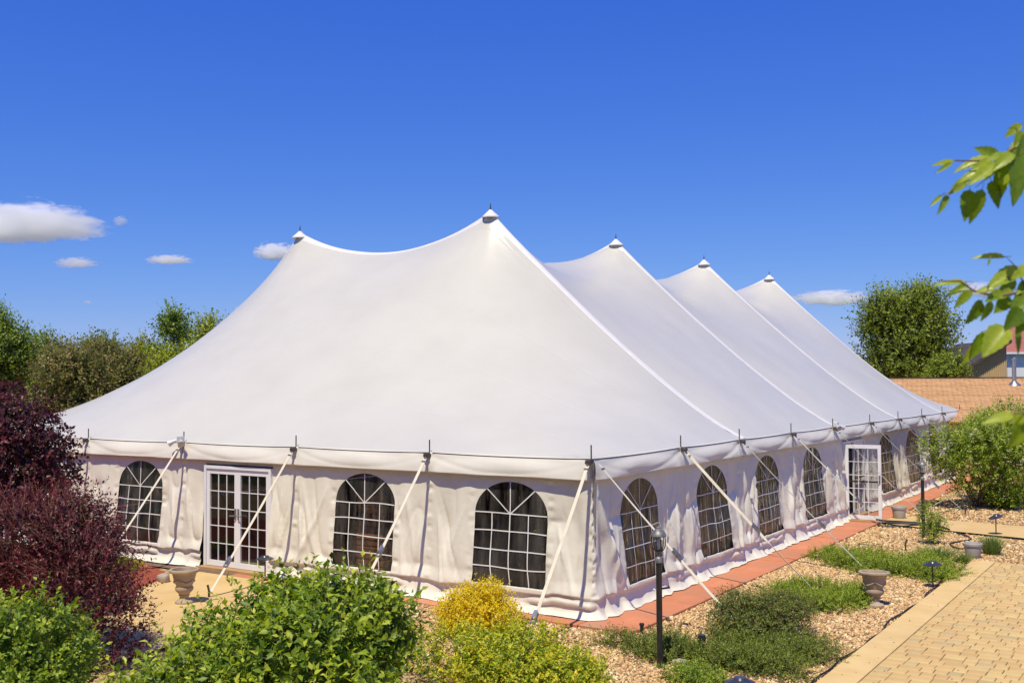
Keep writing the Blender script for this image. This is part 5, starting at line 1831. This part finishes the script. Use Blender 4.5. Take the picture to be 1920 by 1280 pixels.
def birch_leaf(bx_, by_, tx, ty, wpx, d, tilt, tint, seed):  # tint follows tilt: sunlit leaves painted lighter, backlit ones darker
    r_ = np.random.default_rng(seed)
    A = bp(bx_, by_, d); Bp = bp(tx, ty, d + r_.uniform(-0.03, 0.03))
    D = Bp - A; L = np.linalg.norm(D); D /= L
    nrm = -fw * 1.0 + np.array([0, 0, 1.0]) * tilt + rt * r_.normal(0, 0.35)
    nrm -= D * (nrm @ D); nrm /= np.linalg.norm(nrm)
    S = np.cross(D, nrm)
    W = wpx / FPX * d
    n = 13
    rows = []
    cv = r_.uniform(0.05, 0.22); fo = r_.uniform(0.15, 0.38)
    for i in range(n):
        s = i / (n - 1)
        half = W / 2 * (math.sin(math.pi * min(1, s ** 0.62)) ** 0.85) if 0 < s < 1 else 0
        half *= 1 + (0.07 if i % 2 else -0.05)
        ctr = A + D * L * s - nrm * cv * L * (s - 0.3) ** 2
        ve = 0.012 * L * (1 if i % 2 else -1)
        for q in (-1, -0.5, 0, 0.5, 1):
            rows.append(ctr + S * half * q + nrm * (abs(q) * half * fo + (ve if abs(q) == 0.5 else 0)) + D * abs(q) * L * 0.03)
    F = grid_faces(n, 5)
    quick('leaf', rows, F, LM['birch'], bt, True, np.clip(tint + r_.normal(0, 0.06, len(F)), 0, 1))
    # stalk
    MB().tube([A - D * 0.014, A + D * 0.004], 0.0009, 5).build('stalk', M['twig_green'], bt)


LV = [(1925, 262, 1890, 282, 22, .8, .7), (1920, 270, 1880, 300, 24, .5, .5), (1900, 285, 1862, 318, 24, .7, .75), (1925, 285, 1895, 325, 30, .4, .45), (1880, 300, 1848, 335, 22, .8, .8), (1895, 300, 1862, 345, 24, .3, .4), (1930, 300, 1912, 350, 34, .2, .3), (1860, 300, 1822, 318, 18, .8, .85), (1940, 500, 1895, 520, 30, .8, .75), (1935, 540, 1900, 565, 28, .4, .4), (1930, 590, 1905, 625, 26, .3, .3), (1900, 545, 1862, 560, 22, .7, .65),
      (1790, 301, 1747, 310, 12, .5, .8), (1786, 304, 1755, 324, 9, .3, .6), (1874, 294, 1827, 277, 24, .2, .35), (1864, 296, 1789, 318, 26, .9, .85), (1872, 303, 1816, 346, 26, .9, .8),
      (1816, 335, 1779, 364, 20, .7, .6), (1766, 366, 1744, 386, 9, .5, .8), (1778, 364, 1759, 402, 13, .2, .4), (1818, 354, 1809, 414, 30, .1, .3), (1842, 353, 1819, 419, 26, .3, .5),
      (1858, 338, 1873, 388, 24, .1, .25), (1888, 308, 1876, 370, 26, .8, .65), (1914, 288, 1902, 384, 40, .0, .2), (1916, 232, 1884, 257, 18, .6, .7), (1920, 246, 1902, 276, 22, .7, .6), (1890, 290, 1850, 300, 22, .8, .7), (1905, 280, 1880, 330, 30, .2, .3), (1930, 250, 1908, 300, 30, .3, .4), (1845, 318, 1795, 340, 20, .9, .8),
      (1886, 481, 1822, 482, 17, .9, .8), (1856, 485, 1852, 498, 6, .3, .4), (1813, 528, 1752, 532, 15, .9, .8), (1818, 533, 1772, 556, 15, .4, .5), (1824, 544, 1789, 577, 20, .6, .6), (1918, 502, 1849, 541, 36, .7, .7),
      (1842, 562, 1811, 607, 30, .1, .3), (1860, 564, 1841, 602, 18, .6, .6), (1894, 556, 1866, 586, 28, .0, .2), (1888, 610, 1843, 668, 46, 1.0, .75), (1852, 622, 1818, 672, 26, .5, .5), (1836, 640, 1803, 684, 14, .9, .9),
      (1918, 578, 1884, 616, 34, .0, .15), (1908, 608, 1910, 664, 12, .1, .3), (1935, 528, 1906, 550, 24, .7, .6), (1865, 540, 1828, 548, 16, .8, .7), (1905, 520, 1868, 556, 26, .3, .3), (1925, 560, 1895, 585, 30, .2, .25), (1880, 545, 1848, 565, 20, .6, .5)]
for i, l in enumerate(LV):
    birch_leaf(l[0], l[1], l[2], l[3], l[4], DB + 0.05 * math.sin(i * 2.3), l[5], l[6], 500 + i)
for i, l in enumerate([(1903, 776, 1842, 792, 22, .9, .85), (1930, 790, 1893, 838, 30, .6, .7), (1925, 772, 1900, 800, 24, .8, .8)]):
    birch_leaf(l[0], l[1], l[2], l[3], l[4], 2.1, l[5], l[6], 560 + i)


# ================================================================== clouds
def cloud_mat(k, soft):
    m, nt, b, o = new_mat('cloud_vapour')
    nt.nodes.remove(b)
    tc = nt.nodes.new('ShaderNodeTexCoord')
    ln = nt.nodes.new('ShaderNodeVectorMath'); ln.operation = 'LENGTH'
    nt.links.new(tc.outputs['Object'], ln.inputs[0])
    n1 = noise(nt, tc.outputs['Object'], 3.1, 8, 0.66)
    e = nt.nodes.new('ShaderNodeMath'); e.operation = 'MULTIPLY_ADD'
    nt.links.new(n1, e.inputs[0]); e.inputs[1].default_value = 2.3; e.inputs[2].default_value = soft - 0.40
    d = nt.nodes.new('ShaderNodeMath'); d.operation = 'SUBTRACT'
    nt.links.new(e.outputs[0], d.inputs[0]); nt.links.new(ln.outputs['Value'], d.inputs[1])
    c = nt.nodes.new('ShaderNodeMapRange')
    c.inputs['From Min'].default_value = 0.0; c.inputs['From Max'].default_value = 0.22
    c.inputs['To Min'].default_value = 0.0; c.inputs['To Max'].default_value = k
    nt.links.new(d.outputs[0], c.inputs[0])
    v = nt.nodes.new('ShaderNodeVolumePrincipled')
    v.inputs['Color'].default_value = (1.0, 1.0, 1.0, 1)
    v.inputs['Anisotropy'].default_value = 0.2
    nt.links.new(c.outputs[0], v.inputs['Density'])
    nt.links.new(v.outputs[0], o.inputs['Volume'])
    return m


def cloud(x, y, w, h, label, seed, k=0.09, soft=0.02, d=None):
    d = d or 1300 + seed * 110
    o_ = at(x, y, d)
    n, m = 26, 44
    V = []
    for i in range(n):
        th = math.pi * i / (n - 1)
        for j in range(m):
            a = 2 * math.pi * j / m
            p = np.array([math.sin(th) * math.cos(a), math.sin(th) * math.sin(a), math.cos(th)])
            q = 1.0 + 0.9 * (float(fbm(p[0] * 3 + seed, p[2] * 3 + p[1] * 2.1 + 9, seed, 4)) - 0.45)
            z = p[2] * q
            if z < 0:
                z *= 0.55
            V.append((p[0] * q, p[1] * q, z))
    F = [(i * m + (j + 1) % m, i * m + j, (i + 1) * m + j, (i + 1) * m + (j + 1) % m) for i in range(n - 1) for j in range(m)]
    o = quick('cloud', V, F, cloud_mat(k, soft), None)
    o.location = o_
    o.rotation_euler = (0, 0, RZV)
    s = d / FPX
    o.scale = (w / 2 * s, max(w, h) / 3 * s, h / 1.5 * s)
    tag(o, label, 'cloud', 'small cumulus clouds')


cloud(48, 424, 325, 70, 'large white cumulus cloud at the left edge', 3, 0.055, 0.10)
cloud(143, 494, 92, 22, 'small flat white cloud below the large left cloud', 4, 0.07)
cloud(318, 488, 100, 18, 'thin white cloud between the trees and the left tent peak', 5, 0.12)
cloud(516, 474, 100, 34, 'white cloud touching the left tent peak', 6, 0.12)
cloud(1558, 560, 170, 30, 'long white cloud beside the round tree', 7, 0.09)
cloud(1830, 545, 120, 30, 'white cloud behind the lower birch leaves', 12, 0.06)
cloud(1030, 499, 40, 14, 'tiny cloud peeking between the first two tent peaks', 8, 0.12)
cloud(456, 580, 46, 14, 'small cloud just above the roof slope on the left', 9, 0.10)
cloud(442, 603, 44, 18, 'small cloud low against the roof slope on the left', 10, 0.10)
cloud(226, 415, 34, 20, 'wispy cloud fragment right of the large left cloud', 11, 0.06)
cloud(165, 567, 24, 8, 'tiny cloud above the left trees', 13, 0.08)
cloud(276, 633, 28, 14, 'tiny cloud beside the tall pear tree top', 14, 0.08)

# dry leaf litter and crumbs on the paving
r_ = np.random.default_rng(77)
n = 150
P = np.stack([r_.uniform(3.85, 7.0, n), r_.uniform(-1.5, 8.0, n), np.full(n, 0.052)], 1)
a = r_.uniform(0, 6.28, n)
D = np.stack([np.cos(a), np.sin(a), r_.uniform(0, 0.25, n)], 1)
L = r_.uniform(0.012, 0.035, n)
V, F = leaves_mesh(P, unit(D), np.tile([0, 0, 1.0], (n, 1)), L, L * 0.6, 0.2, 0.0)
LM['litter'] = leaf_mat('dry_leaf', [(0.0, (0.07, 0.045, 0.02)), (1.0, (0.26, 0.17, 0.08))], 0.1, 0.8)
tag(quick('leaf_litter', V, F, LM['litter'], None, True, np.repeat(r_.uniform(0, 1, n), 4)), 'scattered dry leaf crumbs on the paved patio', 'leaf litter', kind='stuff')
